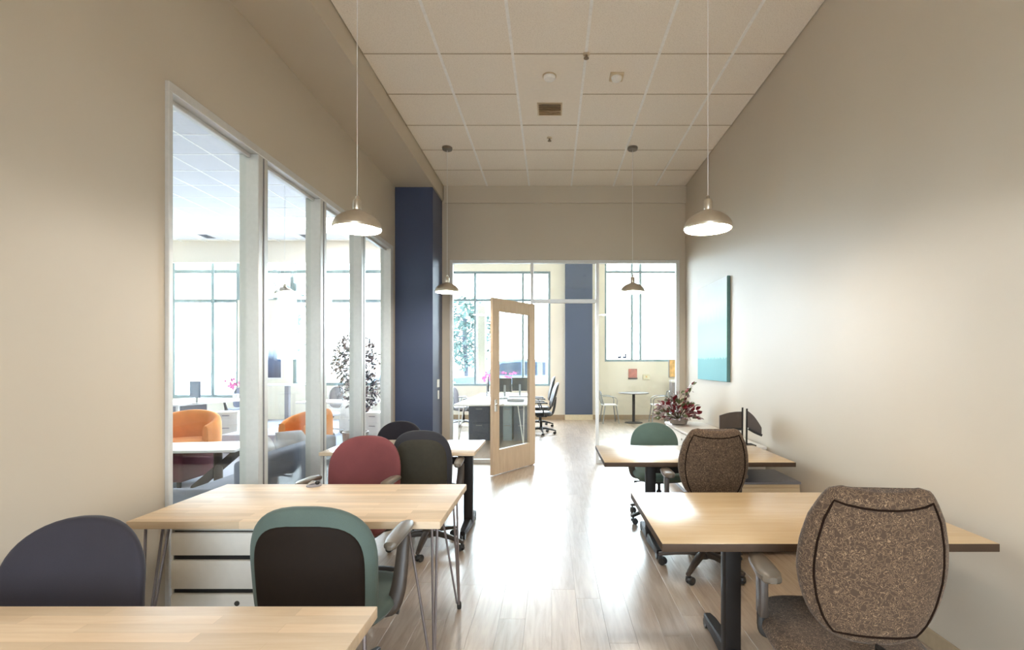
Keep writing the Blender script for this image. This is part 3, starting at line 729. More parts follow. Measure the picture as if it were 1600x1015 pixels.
def leg_bm(a):
    c_, s_ = math.cos(a), math.sin(a)
    P = [(.03, .115), (.10, .118), (.20, .100), (.28, .080), (.315, .074)]; secs = []
    for (r_, z), (hw, hh) in zip(P, ((.028, .024), (.026, .022), (.022, .018), (.018, .014), (.014, .011))):
        secs.append([Vector((r_ * c_ - p * s_, r_ * s_ + p * c_, z + q)) for p, q in sell(10, hw, hh, 3)])
    return loft(BM(), secs)
def caster_bm(a):
    bm = BM(); cx, cy_ = .300 * math.cos(a), .300 * math.sin(a)
    ya = a + 1.1
    for q in (-1, 1):
        c_ = BM(); lathe(c_, [(.006, -.009), (.024, -.009), (.027, -.004), (.027, .004), (.024, .009), (.006, .009)], 16)
        xform(c_, Matrix.Translation((cx, cy_, .027)) @ Matrix.Rotation(ya, 4, 'Z') @ Matrix.Translation((q * .014, .016, 0)) @ Matrix.Rotation(R(90), 4, 'Y'))
        me_ = bpy.data.meshes.new('tmp'); c_.to_mesh(me_); c_.free(); bm.from_mesh(me_); bpy.data.meshes.remove(me_)
    c_ = BM(); lathe(c_, [(.004, .055), (.020, .052), (.022, .035), (.018, .030)], 12)
    tube(c_, [(0, 0, .05), (0, 0, .074)], .008, 8); xform(c_, Matrix.Translation((cx, cy_, 0)))
    me_ = bpy.data.meshes.new('tmp'); c_.to_mesh(me_); c_.free(); bm.from_mesh(me_); bpy.data.meshes.remove(me_)
    return bm
LEGS = {}
def base(t, mat, a0, h=.40):
    for k in range(5):
        a = a0 + 2 * PI * k / 5; key = (round(math.degrees(a)) % 360, mat)
        if key not in LEGS: LEGS[key] = (mesh('base_leg', leg_bm(a), M[mat]), mesh('caster', caster_bm(a), M['black']))
        lg = link('base_leg', LEGS[key][0], t); link('caster', LEGS[key][1], lg)
    obj('base_hub', lathe(BM(), [(.03, .08), (.045, .09), (.045, .135), (.034, .15)], 20), M[mat], t)
    obj('gas_cylinder', lathe(BM(), [(.026, .15), (.026, .27), (.015, .272), (.015, h)], 16), M['black_metal'], t)
    obj('tilt_mechanism', box(BM(), -.075, .075, -.12, .10, h - .03, h + .01, .012, 2), M['black'], t)
    bm = BM(); tube(bm, [(.07, .03, h - .01), (.20, .04, h - .015), (.24, .04, h - .02)], [.006, .006, .012], 8); obj('lever', bm, M['black'], t)
def arm_sweep(t, s, seat, mat, padmat, ah=.64, ax=.258):
    """one swept blade rising from under the seat to a sloping pad"""
    pts = arcpts([(s * .12, -.03, seat - .075), (s * .22, -.03, seat - .065), (s * (ax - .010), -.02, seat - .01), (s * ax, .0, seat + .07), (s * ax, .05, ah - .02)], 5)
    ar = obj('armrest', tube(BM(), pts, [.024 + .008 * math.sin(PI * i / (len(pts) - 1)) for i in range(len(pts))], 12, .45, Vector((0, 1, 0)) ), M[mat], t)
    secs = []
    for yy, w, z in ((-.125, .012, -.014), (-.115, .026, -.008), (-.06, .034, 0), (.04, .036, .004), (.11, .032, .006), (.14, .022, .002), (.147, .010, -.002)):
        secs.append([Vector((s * (ax - .012) + p, yy + .02, ah + z + q)) for p, q in sell(16, w, .016 * min(1, w / .03 + .2), 2.6)])
    obj('arm_pad', loft(BM(), secs), M[padmat], ar)
def arm_post(t, s, seat, mat, padmat, ah=.66, ax=.255, ay=.045, splay=0.0):
    """straight post with a broad flat pad"""
    bm = BM(); tube(bm, arcpts([(s * .10, ay, seat - .085), (s * .22, ay, seat - .085), (s * ax, ay, seat - .06), (s * ax, ay, seat + .02)], 4), .017, 10, .7, Vector((0, 1, 0)))
    ar = obj('armrest', bm, M[mat], t)
    obj('arm_sleeve', box(BM(), s * ax - .016, s * ax + .016, ay - .032, ay + .032, seat - .01, ah - .02, .007, 2), M['brown_plastic'], ar)
    secs = []
    for yy, w in ((-.125, .014), (-.112, .034), (-.07, .044), (.02, .042), (.08, .036), (.112, .026), (.122, .010)):
        secs.append([Vector((s * (ax - .005) + p, yy + ay, ah + q - .04 * max(0, yy - .08))) for p, q in sell(18, w, .017 * min(1, w / .03 + .2), 3)])
    obj('arm_pad', loft(BM(), secs), M[padmat], ar)
def shell_chair(x, y, rz, lab, fab, z1=.93, w=.245, seat=.47, shell='shell', a0=R(90), arms=True, armmat='brown_plastic', padmat='arm_tan', p=2.7, legmat='black', z0=.44, armh=.0, armx=.258):
    t = thing('office_chair', lab, 'chair', (x, y, 0), rz, 'office chairs')
    obj('seat', seat_bm(.49, .47, seat), M[fab], t)
    obj('seat_pan', seat_bm(.43, .41, seat - .06, .03), M['black'], t)
    obj('backrest', pad_back(w, z0, z1, .038, oval(p)), M[fab], t, smooth=60)
    obj('back_shell', pad_back(w, z0, z1 - .045, .020, oval(p + .5), sc=.92, off=-.026, wsc=.85), M[shell], t, smooth=60)
    bm = BM(); tube(bm, arcpts([(0, -.06, seat - .085), (0, -.22, seat - .08), (0, -.285, seat - .01), (0, -.295, z0 + .06), (0, -.30, z0 + .10)], 5), .032, 10, .35, Vector((1, 0, 0)))
    obj('back_bar', bm, M['black'], t)
    base(t, legmat, a0, seat - .09)
    if arms:
        for s in (-1, 1): arm_sweep(t, s, seat, armmat, padmat, ah=seat + .20 + armh, ax=armx)
    return t
def brown_chair(x, y, rz, lab, z0=.565, z1=1.075, w=.235, seat=.50, a0=R(54), padmat='arm_tan'):
    t = thing('patterned_office_chair', lab, 'chair', (x, y, 0), rz, 'brown patterned office chairs')
    obj('seat', seat_bm(.52, .49, seat, .095), M['f_brown'], t)
    obj('seat_pan', seat_bm(.44, .42, seat - .08, .03), M['black'], t)
    K = dict(k=.75, lean=.13, y0=-.235, e=2.8)
    obj('backrest', pad_back(w, z0, z1, .052, BROWN, dip=.012, nz=24, n=44, **K), M['f_brown'], t, smooth=70)
    # piping that frames the rear panel
    pts = []; zc = (z0 + z1) / 2; hh = (z1 - z0) / 2
    q = .84
    line = [(u, 1) for u in [-.86 + 1.70 * i / 22 for i in range(23)]] + [(u, -1) for u in [.84 - 1.70 * i / 22 for i in range(23)]]
    line.append(line[0])
    def rear(u, fx):
        a = math.acos(-u); ww = w * BROWN(u); tt = .052 * max(.12, math.sin(a) ** .45)
        x_ = fx * ww; z = zc + hh * u - .012 * max(0, u) ** 3 * (1 - fx * fx)
        yy = -tt * (1 - abs(fx) ** 2.8) ** (1 / 2.8)
        return Vector((x_, -.235 + yy + .75 * x_ * x_ - .13 * (z - z0) - .001, z))
    for i, (u, s) in enumerate(line[:-1]):
        pts.append(rear(u, s * q))
        if i == 22:
            for f in (.66, .4, .15, -.15, -.4, -.66): pts.append(rear(.86 - .085 * (1 - f * f), f))
    for f in (-.66, -.4, -.15, .15, .4, .66): pts.append(rear(-.86, f))
    pts.append(pts[0].copy())
    obj('piping', tube(BM(), pts, .0038, 6, up=Vector((0, 1, .2))), M['piping'], t)
    bm = BM(); tube(bm, arcpts([(0, -.06, seat - .10), (0, -.24, seat - .095), (0, -.30, seat - .03), (0, -.305, z0 + .012)], 5), .036, 10, .35, Vector((1, 0, 0)))
    obj('back_bar', bm, M['black'], t)
    base(t, 'brown_plastic', a0, seat - .11)
    for s in (-1, 1): arm_post(t, s, seat, 'black', padmat, ah=.674)
    return t
# left side
shell_chair(-1.665, 1.485, PI, 'dark navy office chair at bottom left, behind the nearest left desk', 'f_navy', z1=.905, w=.262, a0=R(100), p=2.25, arms=False)
shell_chair(-.895, 2.06, 0, 'teal green office chair with dark back shell facing the middle left desk', 'f_green', z1=.935, w=.245, a0=R(80), p=2.6, seat=.50, armh=.03)
shell_chair(-1.275, 3.12, PI, 'burgundy office chair tucked behind the middle left desk', 'f_burg', z1=.955, w=.252, a0=R(70), p=2.5, armh=.045, armx=.272)
shell_chair(-.985, 3.88, R(4), 'charcoal office chair with olive back shell facing the farthest left desk', 'f_char', z1=.965, w=.228, shell='shell_olive', a0=R(51), p=2.6, legmat='brown_plastic', armh=.0)
shell_chair(-1.56, 4.80, PI, 'dark navy office chair behind the farthest left desk', 'f_navy', z1=.86, w=.24, a0=R(90), p=2.3)
# right side
brown_chair(1.055, 1.80, R(-8), 'large brown squiggle-patterned office chair in front of the nearest right desk', a0=R(30), w=.222)
brown_chair(1.078, 3.46, R(-3), 'brown squiggle-patterned office chair in front of the second right desk', z0=.55, z1=1.035, w=.228, a0=R(93))
shell_chair(1.005, 4.58, PI, 'sage green office chair behind the second right desk', 'f_sage', z1=.872, w=.24, a0=R(100), p=2.2)

# ------------------------------------------------------------------ plants
def leaf_mesh(mat, l=.06, w=.032):
    bm = BM()
    rows = [(0, .12), (.25, .8), (.5, 1), (.78, .62), (1, .04)]
    vs_ = []
    for u, ww in rows:
        z = -.35 * l * u * u
        vs_.append([bm.verts.new((-w * ww, l * u * 2, z + .25 * w * ww)), bm.verts.new((0, l * u * 2, z)), bm.verts.new((w * ww, l * u * 2, z + .25 * w * ww))])
    for a, b_ in zip(vs_, vs_[1:]):
        for i in (0, 1): bm.faces.new((a[i], a[i + 1], b_[i + 1], b_[i]))
    return mesh('leaf', bm, mat, 80)
def place_leaf(me, t, p, dirv, roll, s):
    o = link('leaf', me, t)
    q = dirv.to_track_quat('Y', 'Z')
    o.matrix_local = Matrix.Translation(p) @ q.to_matrix().to_4x4() @ Matrix.Rotation(roll, 4, 'Y') @ Matrix.Scale(s, 4)
t = thing('potted_plant', 'dark red leafy plant with green and silver leaves on the credenza', 'plant', (1.555, 6.0, .712))
obj('pot', lathe(BM(), [(.07, 0), (.10, .01), (.115, .06), (.118, .075), (.105, .075), (.10, .06)], 24), M['pot'], t)
lm = {k: leaf_mesh(M[k], *s) for k, s in dict(leaf_red=(.033, .026), leaf_olive=(.036, .024), leaf_silver=(.030, .022)).items()}
r2 = random.Random(3)
stems = BM()
def leaf_at(p, kind, sc_):
    dv = (p - Vector((0, 0, .02))).normalized() + Vector((r2.gauss(0, .45), r2.gauss(0, .45), r2.gauss(0, .35)))
    p = Vector((min(p.x, .27), p.y, max(p.z, .06)))
    place_leaf(lm[kind], t, p, dv.normalized(), r2.uniform(-1.2, 1.2), sc_)
for k in range(30):
    az = r2.uniform(0, 2 * PI); el = r2.uniform(.1, 1.4); ln = r2.uniform(.14, .25)
    tip = Vector((math.cos(az) * math.cos(el) * ln, math.sin(az) * math.cos(el) * ln * .8, .07 + math.sin(el) * ln))
    if k < 3: tip = Vector(((.16, -.02, .47), (.11, 0, .42), (-.02, 0, .38))[k])
    pts = arcpts([(0, 0, .05), tip * .5 + Vector((0, 0, .04)), tip], 4); tube(stems, pts, [.004] * (len(pts) - 1) + [.002], 5)
    if k < 3:
        for q in range(9): leaf_at(pts[-1 - q % 4] + Vector((r2.gauss(0, .022), r2.gauss(0, .02), r2.gauss(0, .01))), r2.choice(['leaf_olive', 'leaf_silver', 'leaf_red']), r2.uniform(.7, 1.0))
for k in range(262):
    az = r2.uniform(0, 2 * PI); cz = r2.uniform(-.12, 1.0); rr_ = r2.uniform(.62, 1.0); sr = math.sqrt(max(0, 1 - cz * cz))
    p = Vector((math.cos(az) * sr * .275 * rr_ - .02, math.sin(az) * sr * .23 * rr_, .08 + max(0, cz) * .25 * rr_))
    red = p.z < .22 and p.x > -.14
    leaf_at(p, r2.choices(['leaf_red', 'leaf_olive', 'leaf_silver'], [.66, .12, .22] if red else [.22, .38, .40])[0], r2.uniform(.8, 1.2))
obj('stem', stems, M['stem'], t)

def foliage(n, cen, rad, mats, s, seed):
    rr = random.Random(seed); bm = BM()
    for k in range(n):
        while True:
            p = Vector((rr.uniform(-1, 1), rr.uniform(-1, 1), rr.uniform(-1, 1)))
            if .25 < p.length < 1: break
        # clump: leaves gather around branches
        p = Vector((p.x * rad[0], p.y * rad[1], p.z * rad[2])) + Vector(cen)
        d_ = Vector((rr.gauss(0, 1), rr.gauss(0, 1), rr.gauss(0, .7))).normalized(); u = d_.cross(Vector((rr.random(), rr.random(), 1))).normalized()
        l = s * rr.uniform(.7, 1.3)
        a = p - d_ * l; b_ = p + d_ * l
        f = bm.faces.new([bm.verts.new(a), bm.verts.new(p + u * l * .42), bm.verts.new(b_), bm.verts.new(p - u * l * .42)])
        f.material_index = rr.randrange(len(mats))
    return bm
t = thing('tall_plant', 'tall dark purple-leaved ficus in the lounge beyond the third and fourth panes', 'plant', (-3.17, 7.9, 0))
obj('pot', lathe(BM(), [(.14, 0), (.18, .05), (.20, .34), (.205, .36), (.18, .36), (.17, .30)], 24), M['pot'], t)
bm = BM(); tube(bm, arcpts([(0, 0, .3), (.02, .01, .8), (-.02, 0, 1.3), (0, 0, 1.8)], 5), .018, 8)
for a in range(9):
    az = a * 2.4; z = .85 + .1 * a; tube(bm, [(0, 0, z), (.3 * math.cos(az), .3 * math.sin(az), z + .22)], [.009, .003], 6)
obj('trunk', bm, M['stem'], t)
bm = foliage(1500, (-.02, 0, 1.52), (.40, .36, .44), [0, 1, 2, 0], .042, 5)
b2 = foliage(800, (.08, 0, 1.02), (.34, .32, .34), [0, 1, 2, 0], .042, 6); me_ = bpy.data.meshes.new('tmp'); b2.to_mesh(me_); b2.free(); bm.from_mesh(me_); bpy.data.meshes.remove(me_)
fo = obj('foliage', bm, [M['leaf_purple'], M['leaf_green'], M['leaf_silver']], t, smooth=0); fo['kind'] = 'stuff'

# ------------------------------------------------------------------ lounge furniture
def armchair(x, y, rz, lab, mat='f_orange'):
    t = thing('lounge_armchair', lab, 'armchair', (x, y, 0), rz, 'orange lounge armchairs')
    obj('seat', seat_bm(.60, .60, .43, .15), M[mat], t)
    # wrapping tub back: high behind, falling to the arms
    secs = []
    for i in range(25):
        a = R(-40) - R(260) * i / 24 * 1.0; u = abs(i - 12) / 12
        a = R(270) + (i - 12) / 12 * R(128)
        rx, ry = .36, .34; h = .80 - .19 * u ** 1.6
        cx, cy_ = rx * math.cos(a), ry * math.sin(a); nx, ny = math.cos(a), math.sin(a); th = .055
        s = []
        for p, q in sell(14, th, (h - .26) / 2, 3.4): s.append(Vector((cx + nx * p, cy_ + ny * p, .26 + (h - .26) / 2 + q)))
        secs.append(s)
    obj('backrest', loft(BM(), secs), M[mat], t, smooth=60)
    obj('seat_base', lathe(BM(), [(.30, .24), (.33, .27), (.33, .31), (.2, .32)], 28), M[mat], t)
    for sx_ in (-.2, .2):
        for sy_ in (-.2, .2): obj('leg', tube(BM(), [(sx_ * .9, sy_ * .9, .26), (sx_ * 1.15, sy_ * 1.15, 0)], [.016, .010], 8), M['chrome'], t)
    return t
armchair(-5.03, 6.72, R(200), 'orange lounge armchair seen through the first glass pane')
a2 = armchair(-3.50, 6.95, R(150), 'orange lounge armchair behind the sofa in the second pane'); a2.scale = (.9, .9, 1)
t = thing('ottoman', 'dark wine square ottoman under the white lounge table', 'ottoman', (-4.62, 5.92, 0))
obj('cushion', box(BM(), -.36, .36, -.30, .30, .08, .42, .035, 3), M['f_wine'], t); 
for sx_ in (-.3, .3):
    for sy_ in (-.25, .25): obj('foot', lathe(BM(), [(.02, 0), (.025, .085)], 10, (sx_, sy_, 0)), M['black'], t)
t = thing('coffee_table', 'low white lounge table on a dark crossed base', 'table', (-3.90, 5.72, 0))
o = obj('tabletop', prism(BM(), [(-.95, -.28), (.30, -.16), (.16, .50), (-.95, .34)], .445, .475, .006), M['whitetop'], t)
bm = BM()
for a in (R(35), R(125)):
    secs = []
    for u in (-1, -.7, 0, .7, 1):
        z = .03 + .40 * (u + 1) / 2
        secs.append([Vector((.22 * u * math.cos(a) + p * .6, .22 * u * math.sin(a) + p * .6, z + q)) for p, q in sell(10, .055, .05, 2.4)])
    loft(bm, secs)
obj('pedestal', bm, M['brown_plastic'], t)
bm = BM(); lathe(bm, [(.20, 0), (.20, .02), (.05, .04)], 24); obj('base', bm, M['brown_plastic'], t)
t = thing('rug', 'flat brown striped rug beneath the white lounge table', 'rug', (-4.25, 5.0, 0), R(8))
obj('pile', box(BM(), -.9, .50, -.55, .20, 0, .010, .003, 1), M['rug'], t); obj('hem', box(BM(), -.92, .52, -.58, -.55, 0, .008), M['brown_plastic'], t)
# sofa with its back to the glass
t = thing('sofa', 'blue-grey sofa with its back against the second glass pane', 'sofa', (-2.66, 4.50, 0))
obj('seat', box(BM(), -.36, .20, -.62, .62, .14, .42, .04, 3), M['f_sofa'], t)
obj('backrest', box(BM(), .20, .36, -.74, .74, .10, .70, .035, 3), M['f_sofa'], t)
for s0, s1 in ((-.76, -.63), (.63, .76)): obj('arm', box(BM(), -.36, .19, s0, s1, .10, .48, .04, 3), M['f_sofa'], t)
for sx_ in (-.30, .30):
    for sy_ in (-.66, .66): obj('foot', lathe(BM(), [(.018, 0), (.022, .11)], 10, (sx_, sy_, 0)), M['black'], t)
def pillow(x, y, z, lab, rot):
    secs = []
    for i in range(13):
        u = -1 + 2 * i / 12; k_ = max(.06, (1 - abs(u) ** 3)) ** .5
        secs.append([Vector((p, q, .165 * u)) for p, q in sell(20, .075 * k_, .22 * (.86 + .14 * k_), 3)])
    t = thing('pillow', lab, 'pillow', (x, y, z), 0, 'sofa pillows'); t.rotation_euler = rot
    o = obj('cover', loft(BM(), secs), M['f_pillow'], t, smooth=60)
    pts = [(0, .215 * a, .160 * b_) for a, b_ in ((-1, -1), (1, -1), (1, 1), (-1, 1), (-1, -1))]; obj('seam', tube(BM(), pts, .005, 6, up=Vector((1, 0, 0))), M['f_bench'], t)
pillow(-2.60, 4.36, .612, 'pale pillow at near end of the blue-grey sofa', (R(5), R(-14), R(3)))
pillow(-2.60, 4.90, .616, 'pale pillow at far end of the sofa, beside orange armchair', (R(-5), R(-14), R(-3)))
t = thing('bench', 'low pale lavender bench in middle of the lounge carpet', 'bench', (-4.75, 8.35, 0))
obj('cushion', box(BM(), -.65, .65, -.42, .42, .09, .30, .03, 3), M['f_bench'], t); obj('plinth', box(BM(), -.60, .60, -.38, .38, 0, .09), M['black'], t, smooth=0)
# white desk with turned monitor
t = thing('lounge_desk', 'long white desk in the lounge with a turned monitor', 'desk', (-6.75, 9.3, 0), R(-8))
obj('tabletop', prism(BM(), [(-.9, -.75), (.35, -.75), (.55, .9), (-.9, .9)], .71, .74, .005), M['whitetop'], t)
for px, py in ((-.82, -.68), (.28, -.68), (.45, .8), (-.82, .8)): obj('leg', box(BM(), px - .022, px + .022, py - .022, py + .022, 0, .71, .004, 1), M['white_metal'], t)
obj('screen_panel', box(BM(), -.8, .2, .0, .02, .38, .70), M['file_mid'], t, smooth=0)
def monitor(x, y, z, rz, w, h, lab, mat='screen', grp='computer monitors'):
    t = thing('monitor', lab, 'monitor', (x, y, z), rz, grp)
    obj('screen', box(BM(), -w / 2, w / 2, -.012, .012, .10, .10 + h, .006, 2), M['black'] if mat == 'screen' else M[mat], t)
    obj('display', box(BM(), -w / 2 + .012, w / 2 - .012, -.0145, -.0115, .112, .10 + h - .012), M[mat], t, smooth=0)
    obj('stand', box(BM(), -.022, .022, .012, .035, .01, .10 + h * .5, .004, 1), M['pale_steel'], t); obj('foot', box(BM(), -.11, .11, -.06, .10, 0, .012, .004, 1), M['pale_steel'], t)
monitor(-6.45, 8.85, .74, R(-28), .34, .30, 'blue-grey turned monitor on the white lounge desk', 'screen_pale')
def pedestal(x, y, w, dd, h, rz, lab, mat, nd=2, hm='file_mid', grp='filing cabinets', name='filing_cabinet'):
    t = thing(name, lab, 'cabinet', (x, y, 0), rz, grp)
    obj('body', box(BM(), -w / 2, w / 2, -dd / 2, dd / 2, 0, h, .004, 1), M[mat], t, smooth=0)
    for k in range(nd):
        z0 = .03 + (h - .04) / nd * k; z1 = z0 + (h - .04) / nd - .012
        dr = obj('drawer', box(BM(), -w / 2 + .008, w / 2 - .008, -dd / 2 - .016, -dd / 2, z0, z1, .003, 1), M[mat], t, smooth=0)
        obj('handle', box(BM(), -.06, .06, -dd / 2 - .032, -dd / 2 - .016, z1 - .05, z1 - .035, .003, 1), M[hm], dr)
pedestal(-6.35, 9.62, .40, .42, .52, R(20), 'cream two-drawer cabinet under the white lounge desk', 'cream')
# standing table by the pier, poster
t = thing('standing_table', 'high white standing table beneath the lounge poster', 'table', (-6.85, 11.85, 0))
obj('tabletop', box(BM(), -.78, .78, -.35, .35, .93, .96, .005, 1), M['whitetop'], t)
for sx_ in (-.45, .45):
    lg = obj('leg', box(BM(), sx_ - .05, sx_ + .05, -.05, .05, .03, .93, .006, 1), M['file_mid'], t); obj('foot', box(BM(), sx_ - .04, sx_ + .04, -.32, .32, 0, .03, .004, 1), M['file_dark'], lg)
t = thing('poster', 'framed dark blue poster with white glare painted above, on the lounge pier', 'poster', (-7.51, YW - .001, 1.74))
obj('frame', box(BM(), -.47, .47, -.03, 0, -.68, .68, .004, 1), M['white_metal'], t, smooth=0); obj('print', box(BM(), -.44, .44, -.034, -.03, -.65, .65), M['poster'], t, smooth=0)
def simple_task(x, y, rz, lab, mat='black', frame='black', z1=.98, z0=.50, name='task_chair', grp='black task chairs', tilt=.1, seat=.47):
    t = thing(name, lab, 'chair', (x, y, 0), rz, grp)
    obj('seat', seat_bm(.47, .46, seat), M[mat], t)
    obj('backrest', pad_back(.22, z0, z1, .030, oval(3.2), lean=tilt, y0=-.22), M[mat], t, smooth=60)
    bm = BM(); tube(bm, arcpts([(0, -.06, seat - .08), (0, -.22, seat - .07), (0, -.28, z0), (0, -.30, z0 + .2)], 4), .026, 8, .4, Vector((1, 0, 0))); obj('back_bar', bm, M[frame], t)
    base(t, frame, R(36), seat - .09)
    for s in (-1, 1): arm_sweep(t, s, seat, frame, frame, ah=seat + .19, ax=.27)
# chairs and dark things under the lounge desks
simple_task(-6.95, 10.85, R(60), 'dark blue task chair beside the standing table', 'f_sofa', 'black', .95, grp='lounge task chairs')
t = thing('mesh_chair', 'white framed chair with grey mesh back at third-pane desk', 'chair', (-4.62, 10.05, 0), R(155), 'lounge task chairs')
obj('seat', seat_bm(.46, .46, .46), M['white_metal'], t); bk = obj('backrest', pad_back(.21, .52, .98, .012, oval(3), lean=.15), M['file_mid'], t, smooth=60)
bm = BM(); pts = []
for i in range(29):
    a = 2 * PI * i / 28; uz = math.sin(a); xx = .215 * math.copysign(abs(math.cos(a)) ** .7, math.cos(a)); z = .75 + .235 * math.copysign(abs(uz) ** .7, uz)
    pts.append((xx, -.235 + .85 * xx * xx - .15 * (z - .52), z))
obj('back_frame', tube(bm, pts, .014, 8, up=Vector((0, 1, 0))), M['white_metal'], t); base(t, 'white_metal', R(20), .37)
t = thing('lounge_desk', 'white desk with dark leg seen through the third pane', 'desk', (-4.05, 9.45, 0), 0)
obj('tabletop', box(BM(), -.72, .75, -.35, .35, .71, .74, .004, 1), M['whitetop'], t)
for px in (-.62, .45):
    lg = obj('leg', box(BM(), px - .035, px + .035, -.04, .04, .03, .71, .004, 1), M['black_metal'], t); obj('foot', box(BM(), px - .03, px + .03, -.3, .3, 0, .03, .004, 1), M['black_metal'], lg)
pedestal(-3.22, 9.1, .36, .4, .56, R(-12), 'white drawer cabinet beside the tall lounge plant', 'whitetop', 3)
pedestal(-4.25, 10.6, .55, .4, .60, 0, 'cream cabinet against the lounge window wall', 'cream', 2)
def orchid(x, y, z, lab, n, h):
    t = thing('orchid', lab, 'plant', (x, y, z), 0, 'pink orchids')
    obj('pot', lathe(BM(), [(.045, 0), (.06, .10), (.06, .11), (.05, .11)], 16), M['pot_white'], t)
    bm = BM(); bf = BM(); rr = random.Random(n + int(h * 100))
    for k in range(3):
        az = k * 2.1 + .3; tip = Vector((.10 * math.cos(az), .08 * math.sin(az), h)); pts = arcpts([(0, 0, .09), (.02 * math.cos(az), 0, h * .7), tip], 4); tube(bm, pts, .003, 5)
        for q in range(n):
            c_ = tip + Vector((rr.gauss(0, .055), rr.gauss(0, .05), rr.gauss(-.05, .06)))
            for w_ in range(5):
                aa = w_ * 2 * PI / 5; dv = Vector((math.cos(aa), -.3, math.sin(aa))) * .032; sd = Vector((-math.sin(aa), 0, math.cos(aa))) * .014
                bf.faces.new([bf.verts.new(c_), bf.verts.new(c_ + dv * .6 + sd), bf.verts.new(c_ + dv), bf.verts.new(c_ + dv * .6 - sd)])
    obj('stem', bm, M['leaf_green'], t); fl = obj('blossoms', bf, M['pink'], t, smooth=0); fl['kind'] = 'stuff'
orchid(-6.3, 9.75, .74, 'pink orchid at far end of the white lounge desk', 8, .36)

# ------------------------------------------------------------------ back area beyond the partition
def hair_leg(t, px, py, h, sx_, sy_):
    bm = BM()
    for dx, dy in ((.10 * sx_, 0), (0, .10 * sy_)): tube(bm, [(px + dx, py + dy, h), (px, py, .0)], .010, 6)
    obj('leg', bm, M['white_metal'], t)
t = thing('desk_cluster', 'large white shared desk beyond the open glass door', 'desk', (-1.06, 10.3, 0))
obj('tabletop', box(BM(), -.66, .62, -1.72, 1.62, .712, .74, .005, 1), M['whitetop'], t)
for sx_, px in ((1, -.60), (-1, .56)):
    for sy_, py in ((1, -1.62), (-1, 1.5)): hair_leg(t, px, py, .712, sx_, sy_)
pedestal(-1.38, 9.55, .40, .5, .66, 0, 'dark slate filing cabinet under left of the white shared desk', 'file_dark', 2, 'pale_steel')
pedestal(-.98, 10.1, .32, .5, .60, 0, 'mauve grey filing cabinet deeper under the white shared desk', 'file_mid', 2)
pedestal(-.835, 9.5, .17, .5, .66, 0, 'narrow blue-grey filing cabinet behind the door glass', 'file_blue', 2, 'pale_steel')
pedestal(-.575, 9.5, .29, .5, .66, 0, 'black filing cabinet at right end under the white shared desk', 'file_dark', 2)
monitor(-.72, 11.1, .74, R(176), .36, .30, 'dark monitor seen through right of the door glass')
monitor(-1.02, 10.7, .74, R(168), .30, .30, 'dark monitor seen through left of the door glass')
monitor(-1.42, 10.9, .74, R(100), .40, .34, 'edge-on dark monitor left of the open door')
def keyboard(x, y, rz, lab):
    t = thing('keyboard', lab, 'keyboard', (x, y, .74), rz, 'keyboards on the shared desk'); obj('body', box(BM(), -.20, .20, -.065, .065, 0, .018, .004, 1), M['file_mid'], t)
    bm = BM()
    for r_ in range(4):
        for c_ in range(11): box(bm, -.19 + .035 * c_, -.162 + .035 * c_, -.055 + .028 * r_, -.033 + .028 * r_, .018, .023)
    k = obj('keys', bm, M['black'], t, smooth=0); k['kind'] = 'stuff'
keyboard(-.72, 10.45, R(4), 'keyboard nearer to the right monitor'); keyboard(-1.0, 9.9, R(-8), 'keyboard before the left monitor')
t = thing('paper_tray', 'grey document tray at front right of white shared desk', 'tray', (-.68, 9.3, .74))
obj('tray', box(BM(), -.16, .16, -.12, .12, 0, .05, .012, 2), M['file_mid'], t); obj('paper', box(BM(), -.13, .13, -.10, .10, .05, .06), M['whitetop'], t, smooth=0)
orchid(-1.5, 11.65, .74, 'large pink orchid left of the open door', 14, .42)
orchid(-1.05, 11.75, .74, 'smaller pink orchid seen through the door glass', 5, .46)
simple_task(-.22, 10.15, R(98), 'black task chair beside the open door, nearer of the two', z1=1.06, tilt=.28, z0=.56)
simple_task(-.27, 11.35, R(95), 'black task chair beside the open door, farther of the two', z1=1.16, tilt=.22, z0=.6)
simple_task(-2.05, 11.4, R(-60), 'grey chair at far left of the white shared desk', 'file_mid', 'pale_steel', z1=.92)
